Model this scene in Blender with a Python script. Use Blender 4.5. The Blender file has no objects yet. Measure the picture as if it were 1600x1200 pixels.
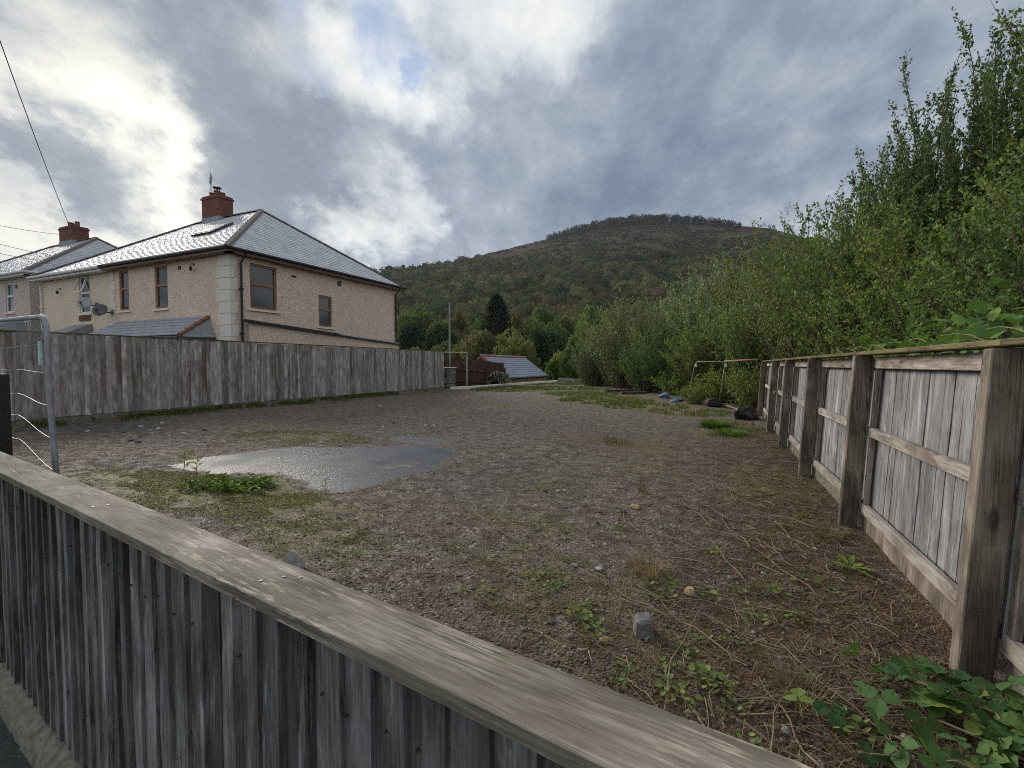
import bpy, bmesh, math, random
import numpy as np
from mathutils import Vector, Matrix
R = math.radians
rng = np.random.default_rng(7)
random.seed(7)
SC = bpy.context.scene
COL = SC.collection

# ------------------------------------------------------------------ camera
cam = bpy.data.cameras.new('camera')
cam.sensor_width = 36.0
cam.lens = 16.65
cam.clip_start = 0.05
cam.clip_end = 8000
camo = bpy.data.objects.new('camera', cam)
COL.objects.link(camo)
camo.location = (0, 0, 1.2)
camo.rotation_euler = (R(90 - 2.32), 0, R(24.68))
SC.camera = camo

# ------------------------------------------------------------------ light
SUN_AZ = -62.5      # degrees from +Y towards +X
SUN_EL = 19.0
SUN_DIR = Vector((math.sin(R(SUN_AZ)) * math.cos(R(SUN_EL)), math.cos(R(SUN_AZ)) * math.cos(R(SUN_EL)), math.sin(R(SUN_EL))))
sun = bpy.data.lights.new('sun', 'SUN')
sun.energy = 1.5
sun.angle = R(30)
sun.color = (1.0, 0.93, 0.82)
suno = bpy.data.objects.new('sun', sun)
COL.objects.link(suno)
suno.rotation_euler = (-SUN_DIR).to_track_quat('-Z', 'Y').to_euler()

SC.view_settings.view_transform = 'Standard'
SC.view_settings.look = 'None'
SC.view_settings.exposure = 1.42
SC.view_settings.gamma = 1.0
SC.view_settings.use_curve_mapping = False
SC.cycles.use_denoising = False
SC.cycles.denoising_prefilter = 'ACCURATE'
SC.cycles.filter_width = 1.0
SC.cycles.use_adaptive_sampling = True
SC.cycles.adaptive_threshold = 0.008
SC.cycles.max_bounces = 4
SC.cycles.diffuse_bounces = 2
SC.cycles.glossy_bounces = 2
SC.cycles.transmission_bounces = 4
SC.cycles.transparent_max_bounces = 4
SC.cycles.caustics_reflective = False
SC.cycles.caustics_refractive = False


# ------------------------------------------------------------------ node helpers
class NT:
    def __init__(self, tree):
        self.t = tree
        self.t.nodes.clear()

    def n(self, kind, ins=None, **attrs):
        nd = self.t.nodes.new(kind)
        for k, v in attrs.items():
            setattr(nd, k, v)
        for k, v in (ins or {}).items():
            self.set(nd, k, v)
        return nd

    def set(self, nd, k, v):
        s = nd.inputs[k]
        if isinstance(v, bpy.types.NodeSocket):
            self.t.links.new(v, s)
        elif isinstance(v, bpy.types.Node):
            self.t.links.new(v.outputs[0], s)
        else:
            if s.type == 'RGBA' and len(v) == 3:
                v = (*v, 1)
            s.default_value = v

    def math(self, op, a, b=0.0, c=0.0, clamp=False):
        return self.n('ShaderNodeMath', {0: a, 1: b, 2: c}, operation=op, use_clamp=clamp).outputs[0]

    def vmath(self, op, a, b=(0, 0, 0)):
        nd = self.n('ShaderNodeVectorMath', {0: a, 1: b}, operation=op)
        return nd.outputs['Value'] if op in ('DOT_PRODUCT', 'LENGTH', 'DISTANCE') else nd.outputs[0]

    def noise(self, vec, scale, detail=4, rough=0.55, dist=0.0):
        return self.n('ShaderNodeTexNoise', {'Vector': vec, 'Scale': scale, 'Detail': detail, 'Roughness': rough, 'Distortion': dist})

    def ramp(self, fac, lo, hi, a=0.0, b=1.0, smooth=True):
        return self.n('ShaderNodeMapRange', {0: fac, 1: lo, 2: hi, 3: a, 4: b}, interpolation_type='SMOOTHSTEP' if smooth else 'LINEAR').outputs[0]

    def mix(self, fac, a, b, blend='MIX'):
        nd = self.n('ShaderNodeMix', data_type='RGBA', blend_type=blend)
        self.set(nd, 0, fac)
        self.set(nd, 6, a)
        self.set(nd, 7, b)
        return nd.outputs[2]

    def mapping(self, vec, scale=(1, 1, 1), loc=(0, 0, 0)):
        return self.n('ShaderNodeMapping', {'Vector': vec, 'Scale': scale, 'Location': loc}).outputs[0]


def lin(r, g, b):
    return tuple(((c / 255) / 12.92 if c / 255 <= 0.04045 else ((c / 255 + 0.055) / 1.055) ** 2.4) for c in (r, g, b))


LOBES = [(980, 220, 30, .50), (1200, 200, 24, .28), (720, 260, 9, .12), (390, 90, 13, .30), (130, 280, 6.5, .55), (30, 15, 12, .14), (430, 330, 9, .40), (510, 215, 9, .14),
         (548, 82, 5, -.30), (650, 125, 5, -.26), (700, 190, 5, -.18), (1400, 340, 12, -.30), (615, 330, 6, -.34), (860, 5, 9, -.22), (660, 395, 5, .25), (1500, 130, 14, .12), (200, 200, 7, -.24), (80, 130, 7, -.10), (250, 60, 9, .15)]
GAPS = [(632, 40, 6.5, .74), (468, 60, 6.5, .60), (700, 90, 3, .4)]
# ------------------------------------------------------------------ world: sky with broken cloud
W = bpy.data.worlds.new('World')
SC.world = W
W.use_nodes = True
w = NT(W.node_tree)
tc = w.n('ShaderNodeTexCoord')
D = w.vmath('NORMALIZE', tc.outputs['Generated'])
sep = w.n('ShaderNodeSeparateXYZ', {0: D})
zc = w.math('ADD', w.math('MAXIMUM', sep.outputs[2], -0.1), 0.42)
WA = R(27)
uu = w.math('DIVIDE', w.vmath('DOT_PRODUCT', D, (math.cos(WA), math.sin(WA), 0)), zc)
vv = w.math('DIVIDE', w.vmath('DOT_PRODUCT', D, (-math.sin(WA), math.cos(WA), 0)), zc)
P1 = w.n('ShaderNodeCombineXYZ', {0: w.math('MULTIPLY', uu, 1.0), 1: w.math('MULTIPLY', vv, 0.60), 2: 3.7}).outputs[0]
P2 = w.n('ShaderNodeCombineXYZ', {0: w.math('MULTIPLY', uu, 0.55), 1: w.math('MULTIPLY', vv, 0.36), 2: 11.3}).outputs[0]
P3 = w.n('ShaderNodeCombineXYZ', {0: uu, 1: w.math('MULTIPLY', vv, 0.85), 2: 7.1}).outputs[0]
nA = w.noise(P1, 2.3, 9, 0.60, 0.0).outputs[0]
nB = w.noise(P2, 2.0, 1, 0.45, 0.0).outputs[0]
nC = w.noise(P3, 6.0, 7, 0.66, 0.0).outputs[0]
warp = w.noise(P3, 3.2, 7, 0.62, 0.0).outputs[1]
DW = w.vmath('NORMALIZE', w.vmath('ADD', D, w.vmath('MULTIPLY', w.vmath('SUBTRACT', warp, (.5, .5, .5)), (.42, .42, .34))))


def sky_dir(px, py):
    f = 740.0
    yaw, pit = R(24.68), R(2.32)
    fw = Vector((-math.sin(yaw) * math.cos(pit), math.cos(yaw) * math.cos(pit), -math.sin(pit)))
    rt = Vector((math.cos(yaw), math.sin(yaw), 0))
    return (fw + rt * ((px - 800) / f) - rt.cross(fw) * ((py - 600) / f)).normalized()


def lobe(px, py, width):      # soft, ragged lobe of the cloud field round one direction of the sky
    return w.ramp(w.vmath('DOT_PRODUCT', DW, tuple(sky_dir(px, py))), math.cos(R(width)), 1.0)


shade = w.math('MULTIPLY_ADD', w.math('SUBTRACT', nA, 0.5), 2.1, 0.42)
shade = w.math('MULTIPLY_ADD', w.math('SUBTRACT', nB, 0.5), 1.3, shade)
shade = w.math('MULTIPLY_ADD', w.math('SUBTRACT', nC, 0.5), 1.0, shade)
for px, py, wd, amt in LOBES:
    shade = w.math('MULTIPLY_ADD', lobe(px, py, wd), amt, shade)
rampn = w.n('ShaderNodeValToRGB', {0: w.math('MULTIPLY', shade, 0.86)})
el = rampn.color_ramp.elements
el[0].position, el[0].color = 0.0, (*lin(240, 241, 240), 1)
el[1].position, el[1].color = 1.0, (*lin(112, 126, 148), 1)
for pos, c in ((.26, (212, 217, 222)), (.5, (164, 174, 188)), (.72, (138, 150, 168))):
    e = el.new(pos)
    e.color = (*lin(*c), 1)
sunDot = w.vmath('DOT_PRODUCT', D, tuple(SUN_DIR))
sunDotW = w.vmath('DOT_PRODUCT', DW, tuple(SUN_DIR))
glow = w.ramp(sunDotW, math.cos(R(25)), 1.0)
glow2 = w.ramp(sunDotW, math.cos(R(9)), 1.0)
inv = w.ramp(shade, 0.1, 1.05, 1.0, 0.12)
cl = w.mix(w.math('MULTIPLY', glow, inv), rampn.outputs[0], (0.93, 0.90, 0.79))
cl = w.mix(w.math('MULTIPLY', glow2, inv), cl, (1.15, 1.12, 1.0))
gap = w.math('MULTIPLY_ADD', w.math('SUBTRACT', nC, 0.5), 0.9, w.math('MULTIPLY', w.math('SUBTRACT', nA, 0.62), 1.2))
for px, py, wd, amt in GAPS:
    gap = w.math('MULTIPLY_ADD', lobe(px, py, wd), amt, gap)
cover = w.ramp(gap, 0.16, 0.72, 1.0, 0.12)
EXPO_SKY = 4.0
cl10 = w.vmath('SCALE', cl)
cl10.node.inputs['Scale'].default_value = EXPO_SKY
sky = w.n('ShaderNodeTexSky', sky_type='NISHITA', sun_disc=False, sun_elevation=R(SUN_EL), sun_rotation=R(SUN_AZ), air_density=1.0, dust_density=0.6, ozone_density=2.0)
skyc = w.vmath('SCALE', sky.outputs[0])
skyc.node.inputs['Scale'].default_value = 0.55
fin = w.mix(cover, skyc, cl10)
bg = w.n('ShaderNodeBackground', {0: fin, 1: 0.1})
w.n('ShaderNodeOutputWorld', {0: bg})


# ------------------------------------------------------------------ mesh helpers
def tag(o, label=None, cat=None, group=None, kind=None):
    for k, v in (('label', label), ('category', cat), ('group', group), ('kind', kind)):
        if v:
            o[k] = v
    return o


def empty(name, loc=(0, 0, 0), label=None, cat=None, group=None, rz=0):
    o = bpy.data.objects.new(name, None)
    o.empty_display_size = 0.2
    COL.objects.link(o)
    o.location = loc
    o.rotation_euler[2] = rz
    return tag(o, label, cat, group)


def link(name, me, parent=None, loc=(0, 0, 0), rot=(0, 0, 0), scale=(1, 1, 1)):
    o = bpy.data.objects.new(name, me)
    COL.objects.link(o)
    o.parent = parent
    o.location = loc
    o.rotation_euler = rot
    o.scale = scale
    return o


def np_mesh(name, V, F, mat, col=None, smooth=False):
    V = np.asarray(V, np.float32)
    F = np.asarray(F, np.int32)
    me = bpy.data.meshes.new(name)
    me.vertices.add(len(V))
    me.vertices.foreach_set('co', V.ravel())
    k = F.shape[1]
    me.loops.add(F.size)
    me.loops.foreach_set('vertex_index', F.ravel())
    me.polygons.add(len(F))
    me.polygons.foreach_set('loop_start', np.arange(0, F.size, k, dtype=np.int32))
    if smooth:
        me.polygons.foreach_set('use_smooth', np.ones(len(F), bool))
    if col is not None:
        a = me.color_attributes.new('Col', 'FLOAT_COLOR', 'POINT')
        c = np.ones((len(V), 4), np.float32)
        c[:, :3] = col
        a.data.foreach_set('color', c.ravel())
    me.update(calc_edges=True)
    me.materials.append(mat)
    return me


class MB:
    def __init__(self):
        self.v, self.f = [], []

    def add(self, V, F):
        b = len(self.v)
        self.v += [tuple(map(float, p)) for p in V]
        self.f += [tuple(i + b for i in q) for q in F]
        return self

    def box(self, x0, x1, y0, y1, z0, z1):
        return self.add([(x0, y0, z0), (x1, y0, z0), (x1, y1, z0), (x0, y1, z0), (x0, y0, z1), (x1, y0, z1), (x1, y1, z1), (x0, y1, z1)],
                        [(0, 3, 2, 1), (4, 5, 6, 7), (0, 1, 5, 4), (1, 2, 6, 5), (2, 3, 7, 6), (3, 0, 4, 7)])

    def bar(self, a, b, w_, h_, up=(0, 0, 1)):
        a, b = Vector(a), Vector(b)
        d = (b - a).normalized()
        s = d.cross(Vector(up)).normalized() * (w_ / 2)
        t = s.cross(d).normalized() * (h_ / 2)
        pts = [a - s - t, a + s - t, a + s + t, a - s + t, b - s - t, b + s - t, b + s + t, b - s + t]
        return self.add(pts, [(0, 3, 2, 1), (4, 5, 6, 7), (0, 1, 5, 4), (1, 2, 6, 5), (2, 3, 7, 6), (3, 0, 4, 7)])

    def tube(self, pts, r, k=8, cap=True):
        pts = [Vector(p) for p in pts]
        rr = r if isinstance(r, (list, tuple)) else [r] * len(pts)
        ring = []
        up = Vector((0.13, 0.21, 0.97))
        for i, p in enumerate(pts):
            d = (pts[min(i + 1, len(pts) - 1)] - pts[max(i - 1, 0)]).normalized()
            s = d.cross(up if abs(d.dot(up)) < 0.95 else Vector((1, 0, 0))).normalized()
            t = d.cross(s)
            ring.append([p + (s * math.cos(2 * math.pi * j / k) + t * math.sin(2 * math.pi * j / k)) * rr[i] for j in range(k)])
        V = [q for g in ring for q in g]
        F = [(i * k + j, i * k + (j + 1) % k, (i + 1) * k + (j + 1) % k, (i + 1) * k + j) for i in range(len(pts) - 1) for j in range(k)]
        if cap:
            F += [tuple(range(k - 1, -1, -1)), tuple((len(pts) - 1) * k + j for j in range(k))]
        return self.add(V, F)

    def lathe(self, prof, k=14, axis_loc=(0, 0, 0)):
        V = [(axis_loc[0] + r_ * math.cos(2 * math.pi * j / k), axis_loc[1] + r_ * math.sin(2 * math.pi * j / k), axis_loc[2] + z_) for r_, z_ in prof for j in range(k)]
        F = [(i * k + j, i * k + (j + 1) % k, (i + 1) * k + (j + 1) % k, (i + 1) * k + j) for i in range(len(prof) - 1) for j in range(k)]
        F += [tuple(range(k - 1, -1, -1)), tuple((len(prof) - 1) * k + j for j in range(k))]
        return self.add(V, F)

    def mesh(self, name, mat, smooth=False, bevel=0):
        me = bpy.data.meshes.new(name)
        me.from_pydata(self.v, [], self.f)
        if bevel:
            bm = bmesh.new()
            bm.from_mesh(me)
            bmesh.ops.bevel(bm, geom=[e for e in bm.edges if e.calc_face_angle(0) > 0.6], offset=bevel, segments=1, affect='EDGES')
            bm.to_mesh(me)
            bm.free()
        if smooth:
            for p in me.polygons:
                p.use_smooth = True
        me.materials.append(mat)
        me.update()
        return me

    def build(self, name, mat, parent=None, smooth=False, bevel=0, loc=(0, 0, 0)):
        return link(name, self.mesh(name, mat, smooth, bevel), parent, loc)


def copy_tree(o, parent=None):
    c = o.copy()
    COL.objects.link(c)
    c.parent = parent
    for ch in o.children:
        copy_tree(ch, c)
    return c


# value noise for geometry
def vnoise(x, y, seed=0):
    x = np.asarray(x, float)
    y = np.asarray(y, float)
    xi, yi = np.floor(x).astype(np.int64), np.floor(y).astype(np.int64)
    fx, fy = x - xi, y - yi
    fx, fy = fx * fx * (3 - 2 * fx), fy * fy * (3 - 2 * fy)

    def h(a, b):
        n = (a * 374761393 + b * 668265263 + seed * 974634777) & 0x7fffffff
        n = ((n ^ (n >> 13)) * 1274126177) & 0x7fffffff
        return ((n ^ (n >> 16)) & 0xffff) / 65535.0
    return (h(xi, yi) * (1 - fx) + h(xi + 1, yi) * fx) * (1 - fy) + (h(xi, yi + 1) * (1 - fx) + h(xi + 1, yi + 1) * fx) * fy


def fbm(x, y, seed=0, o=4):
    s, a, t = 0, 0.5, 0
    for i in range(o):
        s = s + a * vnoise(np.asarray(x) * 2 ** i, np.asarray(y) * 2 ** i, seed + i)
        t += a
        a *= 0.55
    return s / t


# ------------------------------------------------------------------ materials
def material(name):
    m = bpy.data.materials.new(name)
    m.use_nodes = True
    return m, NT(m.node_tree)


def finish(t, col, rough=0.7, bump=None, bstr=0.3, bdist=0.01, spec=0.4, metal=0.0, extra=None):
    ins = {'Base Color': col, 'Roughness': rough, 'Metallic': metal, 'Specular IOR Level': spec}
    b = t.n('ShaderNodeBsdfPrincipled', ins)
    if bump is not None:
        t.set(b, 'Normal', t.n('ShaderNodeBump', {'Strength': bstr, 'Distance': bdist, 'Height': bump}))
    t.n('ShaderNodeOutputMaterial', {0: b})
    return b


def obj_coords(t, shift=17.0):
    oc = t.n('ShaderNodeTexCoord').outputs['Object']
    rnd = t.n('ShaderNodeObjectInfo').outputs['Random']
    off = t.n('ShaderNodeCombineXYZ', {0: t.math('MULTIPLY', rnd, shift), 1: t.math('MULTIPLY', rnd, shift * 1.7), 2: t.math('MULTIPLY', rnd, shift * 2.3)})
    return t.vmath('ADD', oc, off), rnd, oc


def broad0(t, p, s):
    return t.noise(t.mapping(p, tuple(.4 if q < 1 else 1 for q in s)), 4.3, 3, .55).outputs[0]


def wood(name, light, mid, dark, axis='Z', stain=0.5, moss=None, moss_amt=0.0, rough=0.85, var=0.5, lichen=None, silver=None, gcon=.8, stretch=.03, brown=None):
    m, t = material(name)
    p, rnd, oc = obj_coords(t)
    s = {'Z': (1, 1, .045), 'X': (.045, 1, 1), 'Y': (1, .045, 1)}[axis]
    g = t.mapping(p, s)
    g2 = t.mapping(p, tuple(stretch if q < 1 else 1 for q in s))
    grain = t.noise(g2, 150, 5, .68, .6).outputs[0]
    fine = t.noise(g2, 420, 3, .6).outputs[0]
    crk = t.noise(t.mapping(p, tuple(.03 if q < 1 else 1 for q in s)), 34, 4, .6, 1.2).outputs[0]
    crack = t.math('MULTIPLY', t.ramp(t.math('ABSOLUTE', t.math('SUBTRACT', crk, .5)), .004, .018, 1, 0), t.ramp(broad0(t, p, s), .5, .62))
    broad = t.noise(t.mapping(p, tuple(0.35 if q < 1 else 1 for q in s)), 7, 4, .6, .8).outputs[0]
    kn = t.n('ShaderNodeTexVoronoi', {'Vector': t.mapping(p, tuple(.30 if q < 1 else 1 for q in s)), 'Scale': 6.5, 'Randomness': 1.0}).outputs['Distance']
    knot = t.math('MULTIPLY', t.ramp(kn, .05, .13, 1, 0), t.ramp(kn, .0, .05, .35, 1))
    f = t.math('MULTIPLY_ADD', t.math('SUBTRACT', grain, .5), gcon, t.math('MULTIPLY_ADD', t.math('SUBTRACT', broad, .5), 1.0, .45))
    c = t.mix(t.ramp(f, .22, .62), dark, mid)
    c = t.mix(t.ramp(f, .45, .85), c, light)
    c = t.mix(t.math('MULTIPLY', knot, .7), c, tuple(x * .35 for x in dark))
    c = t.mix(t.ramp(fine, .55, .75, 0, .35), c, tuple(x * .6 for x in dark))
    c = t.mix(t.math('MULTIPLY', crack, .85), c, tuple(x * .25 for x in dark))
    tone = t.ramp(rnd, 0, 1, 1 - var * .62, 1 + var * .38, smooth=False)
    c = t.mix(1.0, c, t.n('ShaderNodeCombineColor', {0: tone, 1: tone, 2: tone}).outputs[0], 'MULTIPLY')
    if brown:
        bf = t.math('MULTIPLY', t.ramp(t.math('FRACT', t.math('MULTIPLY', rnd, 13.7)), .82, .93), t.ramp(t.noise(t.mapping(p, tuple(.12 if q < 1 else 1 for q in s)), 9, 4, .6).outputs[0], .36, .55))
        c = t.mix(t.math('MULTIPLY', bf, .65), c, brown)
    if silver:
        sl = t.noise(t.mapping(p, tuple(.16 if q < 1 else 1 for q in s)), 15, 5, .65, .4).outputs[0]
        c = t.mix(t.ramp(sl, .55, .72, 0, .75), c, silver)
    if stain:
        st = t.noise(t.mapping(p, tuple(.22 if q < 1 else 1 for q in s)), 3.1, 4, .6, .3).outputs[0]
        c = t.mix(t.math('MULTIPLY', t.ramp(st, .5, .68), stain), c, tuple(x * .55 for x in dark))
    if lichen:
        li = t.noise(t.mapping(p, tuple(.12 if q < 1 else 1 for q in s)), 60, 8, .75).outputs[0]
        lj = t.noise(p, 1.6, 3, .5).outputs[0]
        c = t.mix(t.math('MULTIPLY', t.ramp(li, .5, .62), t.ramp(lj, .45, .62)), c, lichen)
    if moss:
        mo = t.noise(p, 9, 6, .65).outputs[0]
        c = t.mix(t.math('MULTIPLY', t.ramp(mo, .42, .66), moss_amt), c, moss)
    h = t.math('ADD', t.math('MULTIPLY', grain, .7), t.math('MULTIPLY', fine, .3))
    h = t.math('SUBTRACT', h, t.math('MULTIPLY_ADD', knot, .5, crack))
    finish(t, c, rough, h, .5, .004, .25)
    return m


def foliage(name, tint=(1, 1, 1), trans=.35, rough=.55, hue=.12, spec=.3):
    m, t = material(name)
    a = t.n('ShaderNodeVertexColor', layer_name='Col').outputs[0]
    rnd = t.n('ShaderNodeObjectInfo').outputs['Random']
    c = t.mix(1.0, a, tint, 'MULTIPLY')
    v = t.ramp(rnd, 0, 1, 1 - hue, 1 + hue, smooth=False)
    q = t.ramp(t.math('FRACT', t.math('MULTIPLY', rnd, 7.31)), 0, 1, 1 - hue * 1.6, 1 + hue * 1.6, smooth=False)
    c = t.mix(1.0, c, t.n('ShaderNodeCombineColor', {0: t.math('MULTIPLY', v, q), 1: q, 2: t.math('MULTIPLY', q, t.math('SUBTRACT', 2.0, v))}).outputs[0], 'MULTIPLY')
    b = t.n('ShaderNodeBsdfPrincipled', {'Base Color': c, 'Roughness': rough, 'Specular IOR Level': spec})
    tr = t.n('ShaderNodeBsdfTranslucent', {'Color': t.mix(1.0, c, (1.25, 1.3, .6), 'MULTIPLY')})
    mx = t.n('ShaderNodeMixShader', {0: trans, 1: b.outputs[0], 2: tr.outputs[0]})
    t.n('ShaderNodeOutputMaterial', {0: mx})
    return m


def plain(name, col, rough=.6, var=.25, scale=12, metal=0, bump=.15, spec=.4):
    m, t = material(name)
    p, rnd, oc = obj_coords(t)
    n = t.noise(p, scale, 6, .6).outputs[0]
    c = t.mix(t.ramp(n, .3, .7), tuple(x * (1 - var) for x in col), tuple(min(1, x * (1 + var)) for x in col))
    finish(t, c, rough, n, bump, .01, spec, metal)
    return m


M = {}
M['wood_left'] = wood('weathered_grey_wood', lin(226, 217, 212), lin(200, 190, 185), lin(142, 131, 125), stain=.32, var=.55, brown=lin(92, 74, 60), moss=lin(120, 118, 80), moss_amt=.08)
M['wood_right'] = wood('silvered_wood', lin(194, 193, 197), lin(164, 163, 166), lin(114, 110, 110), stain=.34, var=.4, moss=lin(120, 120, 90), moss_amt=.08, silver=lin(206, 202, 204))
M['wood_near'] = wood('dark_weathered_wood', lin(176, 174, 176), lin(138, 135, 136), lin(84, 79, 77), stain=.85, var=.9, moss=lin(84, 84, 62), moss_amt=.25, silver=lin(184, 181, 182), gcon=.8)
M['wood_cap'] = wood('cap_board_wood', lin(180, 172, 162), lin(148, 140, 129), lin(100, 92, 84), axis='X', stain=.45, var=.1, moss=lin(128, 120, 90), moss_amt=.30, lichen=lin(196, 186, 168), gcon=.85, stretch=.045)
M['wood_rail'] = wood('pale_rail_wood', lin(206, 196, 188), lin(178, 168, 160), lin(126, 112, 102), axis='Y', stain=.2, var=.25, gcon=1.0)
M['wood_batten'] = wood('pale_batten_wood', lin(200, 188, 176), lin(168, 156, 146), lin(118, 104, 94), stain=.2, var=.25)
M['wood_post'] = wood('brown_post_wood', lin(182, 170, 156), lin(144, 132, 120), lin(90, 80, 71), stain=.5, var=.3)
M['wood_mosscap'] = wood('mossy_cap_wood', lin(146, 134, 102), lin(114, 104, 78), lin(74, 66, 50), axis='Y', stain=.2, var=.2, moss=lin(126, 118, 60), moss_amt=.6)
M['wood_brown'] = wood('brown_stained_wood', lin(118, 92, 82), lin(98, 74, 66), lin(70, 52, 46), stain=.3, var=.3)
M['wood_grey_bar'] = wood('old_timber', lin(140, 128, 112), lin(106, 96, 84), lin(66, 58, 50), axis='X', stain=.4)
M['concrete'] = plain('concrete', (.19, .175, .14), .9, .4, 22, bump=.8)
M['galv'] = plain('galvanised_steel', (.30, .31, .32), .6, .25, 14, metal=.35, bump=.05)
M['wire'] = plain('wire_steel', (.3, .3, .29), .5, .2, 30, metal=.6, bump=0)
M['rust'] = plain('rusty_steel', (.22, .12, .075), .85, .4, 20, bump=.4)
M['black'] = plain('black_plastic', (.022, .022, .024), .4, .3, 15, bump=.05)
M['white_pvc'] = plain('white_plastic', (.74, .74, .73), .35, .06, 5, bump=.0)
M['brown_frame'] = plain('brown_window_frame', lin(148, 102, 68), .4, .15, 20, bump=.05)
M['fascia'] = plain('brown_fascia', lin(124, 98, 88), .5, .15, 6, bump=.05)
M['sill'] = plain('stone_sill', lin(236, 228, 208), .8, .10, 14, bump=.2)
M['quoin'] = plain('white_quoin_stone', lin(226, 220, 210), .85, .06, 24, bump=.2)
M['lead'] = plain('lead_flashing', (.27, .28, .30), .55, .15, 8, bump=.1)
M['terracotta'] = plain('terracotta_tile', lin(152, 100, 82), .7, .25, 14, bump=.2)
M['clay_pot'] = plain('clay_pot', lin(120, 80, 70), .8, .25, 12, bump=.2)
M['hip_tile'] = plain('grey_ridge_tile', lin(104, 92, 88), .7, .2, 9, bump=.3)
M['dark_metal'] = plain('dark_metal', (.05, .05, .055), .45, .2, 10, bump=.05)
M['galv_dull'] = plain('dull_tube_steel', (.20, .20, .19), .7, .3, 14, bump=.1)
M['tarp'] = plain('blue_sheet', (.10, .22, .40), .45, .3, 7, bump=.3)
M['bag'] = plain('black_bag', (.014, .014, .016), .32, .3, 8, bump=.5)
M['stone_wall'] = plain('grey_stone', (.19, .18, .16), .9, .45, 7, bump=.6)
M['cable'] = plain('black_cable', (.03, .03, .03), .6, .1, 5, bump=0)


def glass_mat():
    m, t = material('window_glass')
    p, rnd, oc = obj_coords(t)
    n = t.noise(p, 1.3, 3, .5).outputs[0]
    c = t.mix(t.ramp(n, .35, .65), (.018, .022, .028), (.05, .055, .06))
    finish(t, c, .06, None, spec=.7)
    return m


M['glass'] = glass_mat()


def pebbledash(name, a, b, c3):
    m, t = material(name)
    oc = t.n('ShaderNodeTexCoord').outputs['Object']
    v = t.n('ShaderNodeTexVoronoi', {'Vector': oc, 'Scale': 60.0})
    v2 = t.n('ShaderNodeTexVoronoi', {'Vector': oc, 'Scale': 30.0})
    big = t.noise(oc, 1.1, 5, .6).outputs[0]
    wet = t.noise(t.mapping(oc, (1, 1, .22)), 2.2, 5, .6).outputs[0]
    sr = t.n('ShaderNodeSeparateColor', {0: v.outputs['Color']})
    c = t.mix(sr.outputs[0], a, b)
    c = t.mix(t.ramp(sr.outputs[1], .66, .82), c, c3)
    sr2 = t.n('ShaderNodeSeparateColor', {0: v2.outputs['Color']})
    c = t.mix(t.math('MULTIPLY', t.ramp(sr2.outputs[2], .74, .86), .35), c, tuple(x * .7 for x in c3))
    c = t.mix(t.ramp(big, .3, .7, 0, .28), c, tuple(x * .72 for x in b))
    c = t.mix(t.ramp(wet, .52, .75, 0, .35), c, tuple(x * .6 for x in b))
    h = t.ramp(v.outputs['Distance'], 0, .6, 1, 0)
    finish(t, c, .9, h, .2, .005, .2)
    return m


M['dash_tan'] = pebbledash('tan_pebbledash', lin(250, 232, 213), lin(238, 214, 195), lin(186, 155, 136))
M['dash_cream'] = pebbledash('cream_render', lin(246, 232, 212), lin(236, 220, 198), lin(214, 196, 172))
M['dash_grey'] = pebbledash('grey_pink_render', lin(226, 214, 206), lin(210, 198, 190), lin(176, 162, 154))
M['dash_grubby'] = pebbledash('shed_render', lin(190, 164, 134), lin(166, 140, 112), lin(128, 104, 82))


def slate(name, col, r):
    m, t = material(name)
    oc = t.n('ShaderNodeTexCoord').outputs['Object']
    a = t.n('ShaderNodeVertexColor', layer_name='Col').outputs[0]
    n = t.noise(oc, 5, 6, .65).outputs[0]
    c = t.mix(1.0, a, t.mix(t.ramp(n, .3, .7), tuple(x * .88 for x in col), tuple(x * 1.1 for x in col)), 'MULTIPLY')
    rr = t.ramp(n, .3, .7, r - .03, r + .06)
    finish(t, c, rr, n, .08, .01, .9)
    return m


M['slate'] = slate('grey_slate', (.58, .60, .63), .17)
M['slate_blue'] = slate('blue_grey_slate', (.27, .285, .33), .36)


def brick_mat():
    m, t = material('red_brick')
    oc = t.n('ShaderNodeTexCoord').outputs['Object']
    s = t.n('ShaderNodeSeparateXYZ', {0: oc})
    vec = t.n('ShaderNodeCombineXYZ', {0: t.math('ADD', s.outputs[0], s.outputs[1]), 1: s.outputs[2], 2: 0.0}).outputs[0]
    b = t.n('ShaderNodeTexBrick', {'Vector': vec, 'Color1': lin(142, 90, 80), 'Color2': lin(112, 72, 66), 'Mortar': lin(120, 104, 96), 'Scale': 1.0,
                                   'Mortar Size': .008, 'Brick Width': .225, 'Row Height': .075, 'Bias': 0.0})
    n = t.noise(oc, 9, 5, .65).outputs[0]
    c = t.mix(t.ramp(n, .45, .75, 0, .6), b.outputs[0], lin(84, 64, 60))
    finish(t, c, .9, t.math('SUBTRACT', 1.0, b.outputs['Fac']), .6, .01, .2)
    return m


M['brick'] = brick_mat()


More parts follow.
